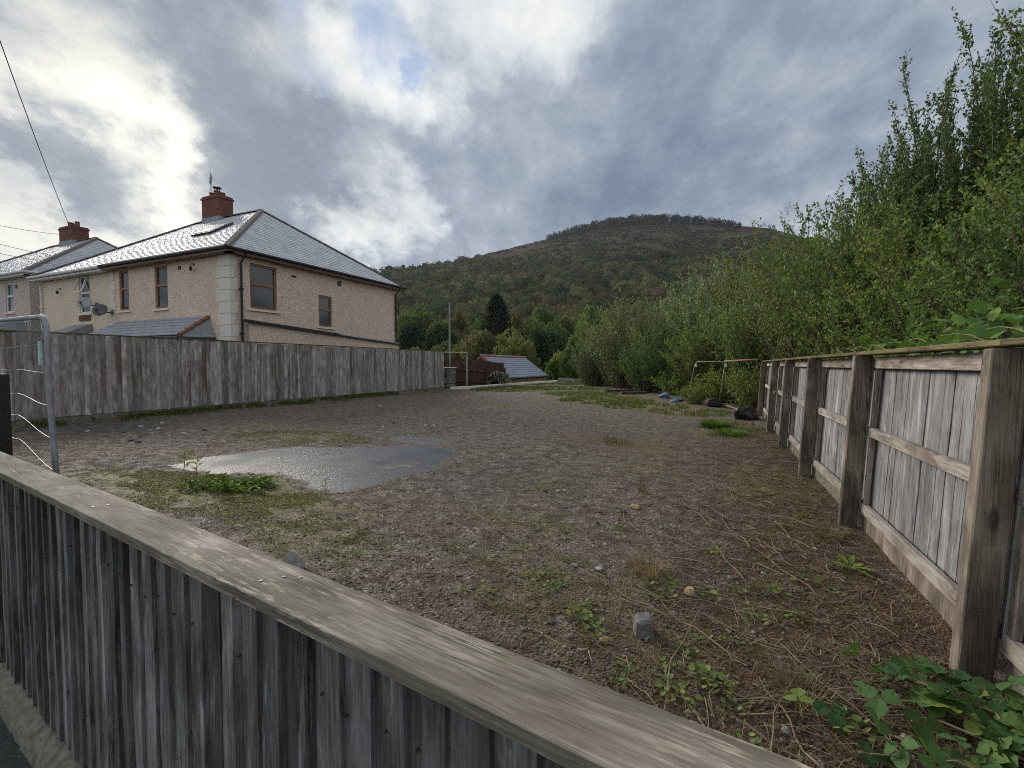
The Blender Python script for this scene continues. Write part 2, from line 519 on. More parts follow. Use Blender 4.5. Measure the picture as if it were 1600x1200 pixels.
def gravel_mat():
    m, t = material('wet_gravel')
    oc = t.n('ShaderNodeTexCoord').outputs['Object']
    a = t.n('ShaderNodeSeparateColor', {0: t.n('ShaderNodeVertexColor', layer_name='Col').outputs[0]})
    warp = t.vmath('ADD', oc, t.vmath('MULTIPLY', t.noise(oc, 11, 3, .6).outputs[1], (.03, .03, .0)))
    v1 = t.n('ShaderNodeTexVoronoi', {'Vector': warp, 'Scale': 66.0})
    v2 = t.n('ShaderNodeTexVoronoi', {'Vector': warp, 'Scale': 140.0})
    v3 = t.n('ShaderNodeTexVoronoi', {'Vector': warp, 'Scale': 27.0})
    fine = t.noise(oc, 160, 4, .7).outputs[0]
    med = t.noise(oc, 7, 7, .68).outputs[0]
    big = t.noise(oc, .8, 6, .6).outputs[0]
    s1 = t.n('ShaderNodeSeparateColor', {0: v1.outputs['Color']})
    s2 = t.n('ShaderNodeSeparateColor', {0: v2.outputs['Color']})
    c = t.mix(s1.outputs[0], lin(98, 88, 79), lin(152, 138, 124))
    c = t.mix(t.math('MULTIPLY', s2.outputs[1], .5), c, lin(86, 74, 66))
    c = t.mix(t.ramp(s1.outputs[1], .88, .95), c, lin(190, 180, 168))
    c = t.mix(t.ramp(s1.outputs[2], .75, .9, 0, .7), c, lin(84, 76, 74))
    earth = t.mix(fine, lin(56, 46, 36), lin(98, 83, 66))
    c = t.mix(t.ramp(med, .42, .62, 0, .9), c, earth)
    c = t.mix(t.ramp(big, .5, .7, 0, .35), c, lin(98, 84, 70))
    trk = t.noise(t.mapping(oc, (1.0, .13, 1)), 1.9, 5, .6).outputs[0]
    c = t.mix(t.ramp(trk, .5, .66, 0, .5), c, t.mix(fine, lin(80, 71, 64), lin(132, 120, 108)))
    c = t.mix(t.ramp(trk, .34, .46, .45, 0), c, t.mix(fine, lin(56, 50, 40), lin(92, 82, 62)))
    # litter (brown) and moss (green) where they lie
    lf = t.math('MULTIPLY', a.outputs[1], t.ramp(t.noise(oc, 13, 7, .7).outputs[0], .3, .62))
    c = t.mix(lf, c, t.mix(fine, lin(62, 42, 28), lin(128, 96, 64)))
    mf = t.math('MULTIPLY', a.outputs[0], t.ramp(t.noise(oc, 9, 8, .72).outputs[0], .36, .58))
    c = t.mix(mf, c, t.mix(fine, lin(78, 80, 26), lin(154, 148, 54)))
    df = t.math('MULTIPLY', a.outputs[2], t.ramp(med, .25, .6))
    c = t.mix(df, c, t.mix(fine, lin(48, 46, 46), lin(78, 74, 72)))
    h = t.math('ADD', t.math('MULTIPLY', t.ramp(v1.outputs['Distance'], 0, .7, 1, 0), .55), t.math('MULTIPLY', t.ramp(v2.outputs['Distance'], 0, .7, 1, 0), .3))
    h = t.math('ADD', h, t.math('MULTIPLY', t.ramp(v3.outputs['Distance'], 0, .7, 1, 0), .15))
    h = t.math('MULTIPLY_ADD', med, .25, h)
    rough = t.ramp(med, .35, .65, .62, .9)
    finish(t, c, rough, h, 1.0, .018, .35)
    return m


M['gravel'] = gravel_mat()


def tarmac_mat(name, base, wet, rim=False):
    m, t = material(name)
    oc = t.n('ShaderNodeTexCoord').outputs['Object']
    v = t.n('ShaderNodeTexVoronoi', {'Vector': oc, 'Scale': 120.0})
    s = t.n('ShaderNodeSeparateColor', {0: v.outputs['Color']})
    n = t.noise(oc, 1.5, 6, .6).outputs[0]
    n2 = t.noise(oc, 26, 5, .65).outputs[0]
    c = t.mix(s.outputs[0], tuple(x * .7 for x in base), tuple(x * 1.5 for x in base))
    c = t.mix(t.ramp(n2, .55, .75, 0, .5), c, tuple(x * .5 for x in base))
    r = t.ramp(n, .35, .65, wet, wet + .3)
    h = t.math('MULTIPLY_ADD', n2, .5, v.outputs['Distance'])
    if rim:
        d = t.n('ShaderNodeSeparateColor', {0: t.n('ShaderNodeVertexColor', layer_name='Col').outputs[0]}).outputs[0]
        n3 = t.noise(oc, 7, 8, .72).outputs[0]
        k = t.ramp(t.math('MULTIPLY_ADD', t.math('SUBTRACT', n3, .5), .55, d), .03, .12)
        grit = t.mix(s.outputs[0], lin(70, 60, 50), lin(128, 114, 100))
        grit = t.mix(t.ramp(n2, .45, .65), grit, lin(62, 52, 42))
        c = t.mix(k, grit, c)
        c = t.mix(t.ramp(t.noise(oc, 5, 7, .7).outputs[0], .66, .74, 0, .5), c, grit)
        r = t.math('ADD', t.math('MULTIPLY', r, k), t.math('MULTIPLY', t.math('SUBTRACT', 1.0, k), .8))
    finish(t, c, r, h, .30, .005, .28)
    return m


M['tarmac'] = tarmac_mat('damp_tarmac', (.045, .052, .068), .24, True)
M['road'] = tarmac_mat('road_asphalt', (.05, .055, .05), .6)


def water_mat():
    m, t = material('puddle_water')
    oc = t.n('ShaderNodeTexCoord').outputs['Object']
    n = t.noise(oc, 9, 5, .6).outputs[0]
    d = t.n('ShaderNodeSeparateColor', {0: t.n('ShaderNodeVertexColor', layer_name='Col').outputs[0]}).outputs[0]
    n3 = t.noise(oc, 14, 8, .75).outputs[0]
    k = t.ramp(t.math('MULTIPLY_ADD', t.math('SUBTRACT', n3, .5), .9, d), .06, .16)
    grit = t.mix(t.noise(oc, 60, 5, .7).outputs[0], lin(52, 45, 38), lin(104, 93, 82))
    c = t.mix(k, grit, t.mix(n, (.10, .10, .10), (.2, .2, .2)))
    finish(t, c, t.ramp(k, 0, 1, .85, .16), t.noise(oc, 45, 5, .6).outputs[0], .15, .004, .7)
    return m


M['water'] = water_mat()


def hill_mat():
    m, t = material('hill_bracken')
    oc = t.n('ShaderNodeTexCoord').outputs['Object']
    a = t.n('ShaderNodeVertexColor', layer_name='Col').outputs[0]
    n = t.noise(oc, .035, 8, .68).outputs[0]
    n2 = t.noise(oc, .16, 6, .7).outputs[0]
    k = t.ramp(n, .3, .7, .45, 1.0)
    k2 = t.ramp(n2, .3, .7, .5, 1.15)
    kk = t.math('MULTIPLY', k, k2)
    c = t.mix(1.0, a, t.n('ShaderNodeCombineColor', {0: kk, 1: kk, 2: kk}).outputs[0], 'MULTIPLY')
    c = t.mix(t.ramp(n2, .42, .60, 0, .85), c, lin(58, 62, 40))
    finish(t, c, .95, n2, .8, 2.0, .05)
    return m


M['hill'] = hill_mat()
M['earth'] = plain('rough_earth', lin(92, 88, 58), .95, .45, 3, bump=.6)
M['bark'] = plain('bark', lin(98, 88, 74), .9, .4, 16, bump=.5)
M['dead_stem'] = plain('dead_stem', lin(136, 116, 96), .85, .3, 16, bump=.2)
M['leaf_near'] = foliage('bush_leaves', (1.22, 1.36, 1.7), .36, .6, .14, .2)
M['leaf_mid'] = foliage('tree_leaves', (1.35, 1.28, 1.7), .30, .8, .12, .1)
M['leaf_hill'] = foliage('hill_tree_leaves', (1.38, 1.42, 1.6), .2, 1.0, .0, 0.0)
M['grass'] = foliage('grass_blades', (1, 1, 1), .35, .6)
M['litter'] = foliage('straw_and_twigs', (1, 1, 1), .1, .85, .0)
M['pebble'] = foliage('gravel_stones', (1.0, .93, .83), 0.0, .85, .0)
M['bramble'] = foliage('bramble_leaves', (1.45, 1.3, 1.2), .30, .6, .12, .2)


# ================================================================== THE SETTING
def near_y(x):                       # line of the near fence (its lot side)
    return 0.66 - 0.144 * x


HT = np.array([(-180, .03, 700), (-110, .03, 500), (-78.0, .056, 420), (-58.5, .128, 520), (-42.5, .176, 650), (-39.7, .184, 700), (-36.8, .191, 720), (-32.3, .208, 800), (-27.7, .232, 880),
               (-23.1, .252, 950), (-19.3, .267, 1000), (-17.1, .276, 1030), (-13.4, .285, 1060), (-9.7, .287, 1090), (-6.2, .283, 1100), (-2.9, .275, 1090), (0.4, .263, 1050),
               (3.4, .251, 1000), (5.8, .235, 950), (9.1, .205, 900), (14.1, .156, 800), (22.4, .091, 700), (60, .04, 600), (180, .03, 700)])


def terrain_z(az, r):                # degrees from +Y, metres
    e = np.interp(az, HT[:, 0], HT[:, 1])
    rt = np.interp(az, HT[:, 0], HT[:, 2])
    zt = e * rt + 1.2
    base = np.interp(r, [0, 34, 48, 115], [-.8, -.8, -3.2, -3.2])
    t = np.clip((r - 115) / (rt - 115), 0, 1)
    z = base + (zt + 3.2) * t ** 1.35
    over = np.clip((r - rt) / rt, 0, 3)
    z = z - zt * np.minimum(over * .5, .9)
    x, y = r * np.sin(np.radians(az)), r * np.cos(np.radians(az))
    bump = (fbm(x / 90, y / 90, 3) - .5) * 14 * np.clip((r - 130) / 200, 0, 1) * np.clip((rt - r) / 200, .1, 1)
    return z + bump


def make_terrain():
    az = np.concatenate([np.arange(-180, -80, 5.), np.arange(-80, 40, .6), np.arange(40, 181, 5.)])
    r = np.concatenate([[0.0, 15, 30, 34, 38, 43, 48, 60, 80, 100, 115], np.linspace(125, 1150, 95), [1250, 1500, 2000]])
    A, Rr = np.meshgrid(az, r)
    Z = terrain_z(A, Rr)
    Z[0] = -.8
    V = np.stack([Rr * np.sin(np.radians(A)), Rr * np.cos(np.radians(A)), Z], -1).reshape(-1, 3)
    n, k = len(r), len(az)
    i, j = np.meshgrid(np.arange(n - 1), np.arange(k - 1), indexing='ij')
    F = np.stack([i * k + j, i * k + j + 1, (i + 1) * k + j + 1, (i + 1) * k + j], -1).reshape(-1, 4)[:, ::-1]
    rt = np.interp(A, HT[:, 0], HT[:, 2])
    tt = (Rr / rt).ravel()
    br = np.clip((tt - .62 + (fbm(V[:, 0] / 70, V[:, 1] / 70, 9) - .5) * .4) / .12, 0, 1)[:, None] * np.clip((A.ravel() + 33) / 8, 0, 1)[:, None]
    col = np.array(lin(66, 68, 42)) * (1 - br) + np.array(lin(104, 84, 74)) * br
    o = link('hill', np_mesh('hill', V, F, M['hill'], col, True))
    tag(o, 'brown and green hill rising beyond the valley', 'hill', kind='structure')


make_terrain()

PATCH = [(-6.15, 3.5), (-6.2, 3.95), (-5.96, 4.46), (-5.74, 5.02), (-5.3, 5.05), (-5.02, 5.17), (-4.6, 5.5), (-4.31, 5.73), (-3.9, 5.8), (-3.6, 5.68), (-3.31, 5.32), (-3.12, 4.8), (-3.09, 4.46), (-3.22, 4.06), (-3.2, 3.75),
         (-3.34, 3.38), (-3.7, 3.36), (-3.95, 3.55), (-4.35, 3.62), (-4.73, 3.5), (-5.2, 3.36), (-5.6, 3.3)]


def in_poly(x, y, poly):
    c = np.zeros(np.shape(x), bool)
    j = len(poly) - 1
    for i in range(len(poly)):
        xi, yi = poly[i]
        xj, yj = poly[j]
        c ^= ((yi > y) != (yj > y)) & (x < (xj - xi) * (y - yi) / (yj - yi + 1e-9) + xi)
        j = i
    return c


# green (R), brown litter (G), dark damp (B): x, y, rx, ry, amount
GREEN = [(-4.6, 2.8, 1.7, .55, 1.0), (-3.0, 2.5, .8, .25, .55), (-1.0, 2.6, .4, .25, .3), (-.9, 5.6, .8, .5, .35), (-5.8, 2.7, 1.0, .5, .8), (-3.5, 2.9, .7, .35, .9), (-2.4, 2.3, .5, .3, .45), (-6.4, 5.6, 1.4, .7, .45), (-8.6, 6.4, 2.0, .6, .3), (-1.85, 4.6, .5, .5, .3),
         (-1.4, 3.3, .6, .35, .25), (-7.9, 22.8, 3.0, 1.6, .8), (-5.6, 18.8, 1.6, 1.6, .8), (-3.8, 15.8, 1.6, 1.8, .9), (-2.2, 13.9, 1.2, 1.2, .9), (-.9, 12.6, 1.0, 1.0, .8), (0.0, 9.6, .6, 1.2, .9),
         (-9.5, 21.5, 2.2, 3, .6), (.25, 5.4, .4, .8, .6), (-.5, 2.2, .7, .4, .25), (-7.6, 10.6, 2.0, .7, .28), (-9.5, 28, 3, 2, .7), (-6.6, 12, 1.8, .8, .4), (-1.3, 7.2, .9, .7, .3)]
BROWN = [(.45, 4.5, .7, 3.2, .9), (.3, 2.0, .8, 1.0, 1.0), (-.5, 2.0, .8, .8, .6), (.2, 7.5, .6, 3, .6), (-1.4, 7.2, 1.2, .8, .6), (-7.6, 4.2, 2.2, 1.2, .45), (-2.6, 3.1, .8, .5, .4), (-3.0, 18, 2, 2, .5), (-1, 15.5, 1.2, 2.5, .6), (-8, 13, 2.5, 1, .35)]
DARK = [(-9.5, 4.8, 2.2, .7, .6), (-11.6, 5.2, 1, 1.5, .5), (-2.3, 4.4, .6, 1.2, .35), (-6.6, 3.3, .7, .5, .6)]


def blobs(x, y, L, seed):
    n = (fbm(x * 1.7, y * 1.7, seed) - .5) * 1.5
    m = np.zeros(np.shape(x))
    for cx, cy, rx, ry, a in L:
        d = np.sqrt(((x - cx) / rx) ** 2 + ((y - cy) / ry) ** 2) + n
        m = np.maximum(m, a * np.clip(1.35 - d, 0, 1))
    return m


def lot_z(x, y):
    x = np.asarray(x, float)
    y = np.asarray(y, float)
    z = (fbm(x * .45, y * .45, 21, 3) - .5) * .07 + (fbm(x * 3.2, y * 3.2, 25, 3) - .5) * .022
    d = np.sqrt(((x + 4.6) / 2.0) ** 2 + ((y - 4.5) / 1.5) ** 2)
    k = np.clip((d - .95) / .35, 0, 1)
    z = z * k - .0016 * (1 - k)
    k2 = np.clip((np.sqrt(((x + 4.4) / .95) ** 2 + ((y - 6.2) / .6) ** 2) - .9) / .4, 0, 1)
    z = np.minimum(z, z * k2 + .001 * (1 - k2))
    z = np.where(k2 < 1, z * k2 + .001 * (1 - k2), z)
    edge = np.clip((x - .25) / .5, 0, 1) * .03 + np.clip((-11.9 - x) / .5, 0, 1) * .03
    return z + edge


def make_lot():
    nx, ny = 190, 270
    u = np.linspace(0, 1, nx)
    s = np.linspace(0, 1, ny) ** 1.7
    U, S = np.meshgrid(u, s)
    Y0 = .60
    X = -12.8 + U * 14.0
    y0 = near_y(X)
    Y = y0 + S * (31.6 - y0)
    XL = np.interp(Y, [0, 19.5, 25.2, 31.6], [-12.8, -12.6, -11.55, -10.85])
    X = XL + U * (1.2 - XL)
    Z = lot_z(X, Y)
    V = np.stack([X, Y, Z], -1).reshape(-1, 3)
    i, j = np.meshgrid(np.arange(ny - 1), np.arange(nx - 1), indexing='ij')
    F = np.stack([i * nx + j, i * nx + j + 1, (i + 1) * nx + j + 1, (i + 1) * nx + j], -1).reshape(-1, 4)
    x, y = V[:, 0], V[:, 1]
    col = np.stack([np.maximum(blobs(x, y, GREEN, 31), .8 * np.clip(1 - (x + 12.6) / .5, 0, 1)), blobs(x, y, BROWN, 35), blobs(x, y, DARK, 39)], -1)
    tag(link('gravel_ground', np_mesh('gravel_ground', V, F, M['gravel'], np.clip(col, 0, 1), True)), 'bare gravel lot with mossy and straw covered patches', 'ground', kind='structure')


make_lot()


def sheet(name, pts, z, mat, label, cat, dz=.0, n=40):
    (x0, y0), (x1, y1) = pts
    X, Y = np.meshgrid(np.linspace(x0, x1, n), np.linspace(y0, y1, n))
    Z = z(X, Y) if callable(z) else np.full(X.shape, z) + (fbm(X, Y, 5) - .5) * dz
    V = np.stack([X, Y, Z], -1).reshape(-1, 3)
    i, j = np.meshgrid(np.arange(n - 1), np.arange(n - 1), indexing='ij')
    F = np.stack([i * n + j, i * n + j + 1, (i + 1) * n + j + 1, (i + 1) * n + j], -1).reshape(-1, 4)
    o = link(name, np_mesh(name, V, F, mat, None, True))
    return tag(o, label, cat, kind='structure')


sheet('yard', ((-75, 2.2), (-12.82, 34)), -.04, M['earth'], 'house yards beyond the long plank fence', 'yard', .05)
sheet('bank', ((1.02, .9), (26, 44)), lambda X, Y: -.08 + np.clip((X - 1.1) * .22, 0, 2.2) - np.clip((Y - 24) * .12, 0, 3) + (fbm(X, Y, 8) - .5) * .15, M['earth'], 'overgrown bank behind the right fence', 'bank')
sheet('pavement', ((-60, -6), (8, .62)), -.52, M['road'], 'dark asphalt pavement in front of the near fence', 'pavement', .006, 20)
# pavement strip that follows the slanting fence on the left
mb = MB()
mb.add([(-60, .60, -.516), (-9, .60, -.516), (0.0, .60, -.516), (-1.0, .74, -.516), (-9, 1.9, -.516), (-60, 9.2, -.516)], [(0, 1, 4, 5), (1, 2, 3, 4)])
tag(mb.build('pavement_strip', M['road']), 'dark asphalt strip along the foot of the near fence', 'pavement', kind='structure')

# tarmac patch and puddles: gridded sheets whose rims fray into the gravel
def frayed(name, poly, step, z, mat, amp, grow, seed, label, cat):
    pa = np.array(poly)
    x0, y0 = pa.min(0) - .4
    x1, y1 = pa.max(0) + .4
    gx, gy = np.meshgrid(np.arange(x0, x1, step), np.arange(y0, y1, step))
    pb = np.roll(pa, -1, 0)
    q_ = np.stack([gx.ravel(), gy.ravel()], -1)[:, None]
    ab = (pb - pa)[None]
    tq = np.clip(((q_ - pa[None]) * ab).sum(-1) / (ab ** 2).sum(-1), 0, 1)
    dist = np.linalg.norm(q_ - (pa[None] + ab * tq[..., None]), axis=-1).min(1).reshape(gx.shape)
    sd = np.where(in_poly(gx, gy, poly), dist, -dist) + (fbm(gx * .93 / amp, gy * .93 / amp, seed) - .5) * amp + grow
    keep = sd > -.05
    idx = -np.ones(gx.shape, int)
    idx[keep] = np.arange(keep.sum())
    V = np.stack([gx, gy, z + np.clip(sd, -.06, .0) * .10 + 0 * gx], -1)[keep]
    i, j = np.meshgrid(np.arange(gx.shape[0] - 1), np.arange(gx.shape[1] - 1), indexing='ij')
    F = np.stack([idx[i, j], idx[i, j + 1], idx[i + 1, j + 1], idx[i + 1, j]], -1).reshape(-1, 4)
    F = F[(F >= 0).all(1)]
    dc = np.clip(sd[keep], 0, 1)
    tag(link(name, np_mesh(name, V, F, mat, np.stack([dc] * 3, -1), True)), label, cat, kind='structure')


frayed('tarmac_patch', PATCH, .045, .0012, M['tarmac'], .30, .07, 19, 'smooth damp tarmac patch in the gravel', 'tarmac')
frayed('puddle', [(-4.95, 5.98), (-4.3, 5.86), (-3.75, 5.95), (-3.95, 6.35), (-4.5, 6.5), (-5.0, 6.3)], .03, .0042, M['water'], .22, .02, 23, 'thin bright puddle at the far rim of the tarmac patch', 'puddle')
frayed('puddle', [(-3.74, 4.26), (-3.5, 4.3), (-3.36, 4.5), (-3.4, 4.74), (-3.58, 4.62), (-3.74, 4.42)], .02, .0048, M['water'], .10, .01, 29, 'small puddle in a hollow of the tarmac patch', 'puddle')


# ================================================================== HOUSES
def part(mb, name, mat, root, smooth=False, bevel=0, parent=None):
    o = mb.build(name, mat, None, smooth, bevel)
    o.parent = parent or root
    o.location = -Vector(root.location)
    if parent:
        o.location = (0, 0, 0)
    return o


def wall_faces(mb, org, u, width, z0, z1, openings, nrm, depth=.11):
    """a wall sheet with holes and their reveals; org at u=0; openings (u0,u1,z0,z1)"""
    org, u, nrm = Vector(org), Vector(u), Vector(nrm)
    us = sorted({0, width, *[o[0] for o in openings], *[o[1] for o in openings]})
    zs = sorted({z0, z1, *[o[2] for o in openings], *[o[3] for o in openings]})
    P = lambda a, z, d=0: org + u * a + Vector((0, 0, z)) - nrm * d
    flip = u.cross(Vector((0, 0, 1))).dot(nrm) < 0
    for i in range(len(us) - 1):
        for j in range(len(zs) - 1):
            a, b, c, d = us[i], us[i + 1], zs[j], zs[j + 1]
            if any(a >= o[0] - 1e-6 and b <= o[1] + 1e-6 and c >= o[2] - 1e-6 and d <= o[3] + 1e-6 for o in openings):
                continue
            q = [P(a, c), P(b, c), P(b, d), P(a, d)]
            mb.add(q, [(3, 2, 1, 0) if flip else (0, 1, 2, 3)])
    for a, b, c, d in openings:
        for p, q in (((a, c), (b, c)), ((b, c), (b, d)), ((b, d), (a, d)), ((a, d), (a, c))):
            mb.add([P(*p), P(*q), P(*q, depth), P(*p, depth)], [(0, 1, 2, 3)])


def window(root, org, u, nrm, o, mat, split=.55, sill=True, mullion=False):
    org, u, nrm = Vector(org), Vector(u), Vector(nrm)
    a, b, c, d = o
    fw, dp = .075, .06
    base = org - nrm * .10

    def bx(m, a0, a1, z0, z1, d0, d1):
        pts = [base + u * aa + nrm * dd + Vector((0, 0, zz)) for zz in (z0, z1) for dd in (d0, d1) for aa in (a0, a1)]
        m.add(pts, [(0, 1, 3, 2), (4, 6, 7, 5), (0, 4, 5, 1), (1, 5, 7, 3), (3, 7, 6, 2), (2, 6, 4, 0)])
    wroot = MB()
    bx(wroot, a, a + fw, c, d, 0, dp)
    bx(wroot, b - fw, b, c, d, 0, dp)
    bx(wroot, a + fw, b - fw, c, c + fw, 0, dp)
    bx(wroot, a + fw, b - fw, d - fw, d, 0, dp)
    zm = c + (d - c) * split
    bx(wroot, a + fw, b - fw, zm - fw * .6, zm + fw * .6, 0, dp + .006)
    f = part(wroot, 'window', mat, root)
    for z0, z1 in ((c + fw, zm - fw * .6), (zm + fw * .6, d - fw)):
        m = MB()
        bx(m, a + fw, b - fw, z0, z1, .012, .022)
        part(m, 'pane', M['glass'], root, parent=f)
    if sill:
        m = MB()
        bx(m, a - .1, b + .1, c - .075, c - .004, .02, .17)
        part(m, 'sill', M['sill'], root, parent=f)
    return f


def slates(org, u, v, rows, jit, name, mat, root, gauge=.2, wid=.28, col=(1, 1, 1)):
    """org/u/v: eave origin, unit along the eave, unit up the slope; rows(v) -> (u0, u1)"""
    org, u, v = np.array(org, float), np.array(u, float), np.array(v, float)
    n = np.cross(u, v)
    if n[2] < 0:
        n = -n
    VV, FF, CC = [], [], []
    r_ = np.random.default_rng(jit)
    k = 0
    while True:
        a, b = k * gauge, (k + 1) * gauge
        ra, rb = rows(a), rows(b)
        if ra is None:
            break
        if rb is None:
            rb = ra
        x = ra[0] - wid * (.5 if k % 2 else 0)
        while x < ra[1]:
            l, r2 = max(x, ra[0]) + .0018, min(x + wid, ra[1]) - .0018
            if r2 - l > .02:
                lt, rtp = max(l, rb[0]), min(r2, rb[1])
                if rtp < lt:
                    lt = rtp = min(max((lt + rtp) / 2, rb[0]), rb[1])
                h = .020 + r_.uniform(-.002, .003)
                a2 = a + r_.uniform(-.006, .006)
                q = [org + u * l + v * a2 + n * h, org + u * r2 + v * a2 + n * h, org + u * rtp + v * b + n * .006, org + u * lt + v * b + n * .006,
                     org + u * l + v * a2, org + u * r2 + v * a2]
                base = len(VV)
                VV += q
                FF += [(base, base + 1, base + 2, base + 3), (base + 4, base + 5, base + 1, base)]
                t = r_.uniform(.86, 1.12)
                CC += [(t * col[0], t * col[1], t * col[2] * r_.uniform(.96, 1.05))] * 6
            x += wid
        k += 1
    o = link(name, np_mesh(name, np.array(VV) - np.array(root.location), FF, mat, np.array(CC)), root)
    o['kind'] = 'stuff'
    return o


def chimney(root, x0, x1, y0, y1, z0, z1, pots, parent):
    m = MB()
    m.box(x0, x1, y0, y1, z0, z1 - .16)
    m.box(x0 - .04, x1 + .04, y0 - .04, y1 + .04, z1 - .157, z1 - .08)
    m.box(x0 + .002, x1 - .002, y0 + .002, y1 - .002, z1 - .078, z1)
    ch = part(m, 'chimney', M['brick'], root)
    m = MB()
    m.box(x0 - .02, x1 + .02, y0 - .02, y1 + .02, z0, z0 + .42)
    part(m, 'flashing', M['lead'], root, parent=ch)
    for px, py, h, r_, cowl in pots:
        m = MB()
        m.lathe([(r_ * 1.15, 0), (r_ * 1.15, .05), (r_, .07), (r_ * .85, h - .06), (r_ * 1.02, h - .05), (r_ * 1.02, h)], 12, (px, py, z1))
        p = part(m, 'chimney_pot', M['clay_pot'], root, parent=ch)
        if cowl:
            m = MB()
            for k in range(4):
                an = math.pi / 4 + k * math.pi / 2
                m.box(px + .1 * math.cos(an) - .012, px + .1 * math.cos(an) + .012, py + .1 * math.sin(an) - .012, py + .1 * math.sin(an) + .012, z1 + h, z1 + h + .14)
            m.lathe([(.19, h + .14), (.19, h + .165), (.02, h + .22)], 12, (px, py, z1))
            part(m, 'cowl', M['dark_metal'], root, parent=ch)
    return ch


def half_roof_rows(length_lo, length_hi, vmax, left_hip, right_hip):
    """eave u range; hips cut it towards the ridge"""
    def rows(v):
        if v > vmax - 1e-6:
            return None
        t = v / vmax
        return (length_lo + left_hip * t, length_hi - right_hip * t)
    return rows


def hip_house(root, xr, xl, yf, yb, ze, zr, hipr, hipl, mat, wallmat, front_open, side_open, wmat, gutter, fascia, oh=.3, slate_m=None, left_wall=True, right_side=True, seed=1, tint=(1, 1, 1)):
    """front faces -Y; xr right wall, xl left wall; hipr / hipl run of the hip, 0 where the roof goes on into the next house"""
    slate_m = slate_m or M['slate']
    zs = ze - .12                                            # soffit
    wf = MB()
    wall_faces(wf, (xl, yf, 0), (1, 0, 0), xr - xl, -.3, zs, [(a - xl, b - xl, c, d) for a, b, c, d in front_open], (0, -1, 0))
    wall_faces(wf, (xr, yf, 0), (0, 1, 0), yb - yf, -.3, zs, [(a - yf, b - yf, c, d) for a, b, c, d in side_open], (1, 0, 0))
    wall_faces(wf, (xl, yb, 0), (1, 0, 0), xr - xl, -.3, zs, [], (0, 1, 0))
    wall_faces(wf, (xl, yf, 0), (0, 1, 0), yb - yf, -.3, zs, [], (-1, 0, 0))
    wf.box(xl + .3, xr - .3, yf + .3, yb - .3, -.3, zs - .01)  # dark core so that rooms are not see-through
    part(wf, 'wall', wallmat, root)
    for o in front_open:
        window(root, (0, yf, 0), (1, 0, 0), (0, -1, 0), o, wmat)
    for o in side_open:
        window(root, (xr, 0, 0), (0, 1, 0), (1, 0, 0), o, wmat)
    ym = (yf + yb) / 2
    er, el = (oh if hipr else 0), (oh if hipl else 0)
    A, B, C, Dd = (xl - el, yf - oh, ze), (xr + er, yf - oh, ze), (xr + er, yb + oh, ze), (xl - el, yb + oh, ze)
    R1, R2 = (xl + hipl, ym, zr), (xr - hipr, ym, zr)
    m = MB()
    m.add([A, B, C, Dd, R1, R2], [(0, 1, 5, 4), (2, 3, 4, 5)])
    m.add([A, B, C, Dd, R1, R2], [(1, 2, 5)] if hipr else [(1, 2, 5)])
    m.add([A, B, C, Dd, R1, R2], [(3, 0, 4)])
    m.add([A, B, C, Dd], [(3, 2, 1, 0)])
    roof = part(m, 'roof', slate_m, root)
    ru = (ym - (yf - oh))
    vmax = math.hypot(ru, zr - ze)
    W_ = (xr + er) - (xl - el)
    sl = slates(A, (1, 0, 0), (0, ru / vmax, (zr - ze) / vmax), half_roof_rows(0, W_, vmax, (hipl + el) if hipl else 0, (hipr + er) if hipr else 0), seed, 'slate_courses', slate_m, root, col=tint)
    if hipr:
        hr = hipr + oh
        vm2 = math.hypot(hr, zr - ze)
        L = yb - yf + 2 * oh
        slates(B, (0, 1, 0), (-hr / vm2, 0, (zr - ze) / vm2), half_roof_rows(0, L, vm2, L / 2, L / 2), seed + 1, 'slate_courses', slate_m, root, col=tint)
    # hip and ridge tiles
    lines = [(R1, R2)]
    if hipr:
        lines += [(B, R2), (C, R2)]
    if hipl:
        lines += [(A, R1), (Dd, R1)]
    for a, b in lines:
        a, b = Vector(a), Vector(b)
        nn = max(1, int((b - a).length / .45))
        m = MB()
        for k in range(nn):
            p, q = a.lerp(b, k / nn), a.lerp(b, (k + .985) / nn)
            up = Vector((0, 0, .045))
            d = (q - p).normalized()
            s = d.cross(Vector((0, 0, 1))).normalized() * .14
            dn = Vector((0, 0, -.055))
            m.add([p + s + dn + up, p + s * .5 + up * 1.3, p - s * .5 + up * 1.3, p - s + dn + up, q + s + dn + up * 1.25, q + s * .5 + up * 1.55, q - s * .5 + up * 1.55, q - s + dn + up * 1.25],
                  [(0, 1, 5, 4), (1, 2, 6, 5), (2, 3, 7, 6), (3, 2, 1, 0), (4, 5, 6, 7)])
        part(m, 'ridge_tiles', M['hip_tile'], root)
    # fascia and gutter
    f, g = MB(), MB()
    f.box(A[0], B[0], yf - oh, yf - oh + .03, zs - .03, ze - .005)
    f.box(A[0], B[0], yf - oh + .03, yf - .001, zs - .03, zs - .004)
    g.tube([(A[0], yf - oh - .05, ze - .02), (B[0] + (.05 if hipr else 0), yf - oh - .05, ze - .02)], .055, 8)
    if hipr:
        f.box(xr + oh - .03, xr + oh, yf - oh + .031, yb + oh, zs - .03, ze - .005)
        f.box(xr + .001, xr + oh - .031, yf - oh + .031, yb + oh, zs - .03, zs - .004)
        g.tube([(xr + oh + .05, yf - oh - .05, ze - .02), (xr + oh + .05, yb + oh, ze - .02)], .055, 8)
    part(f, 'fascia', fascia, root)
    part(g, 'gutter', gutter, root)
    return roof


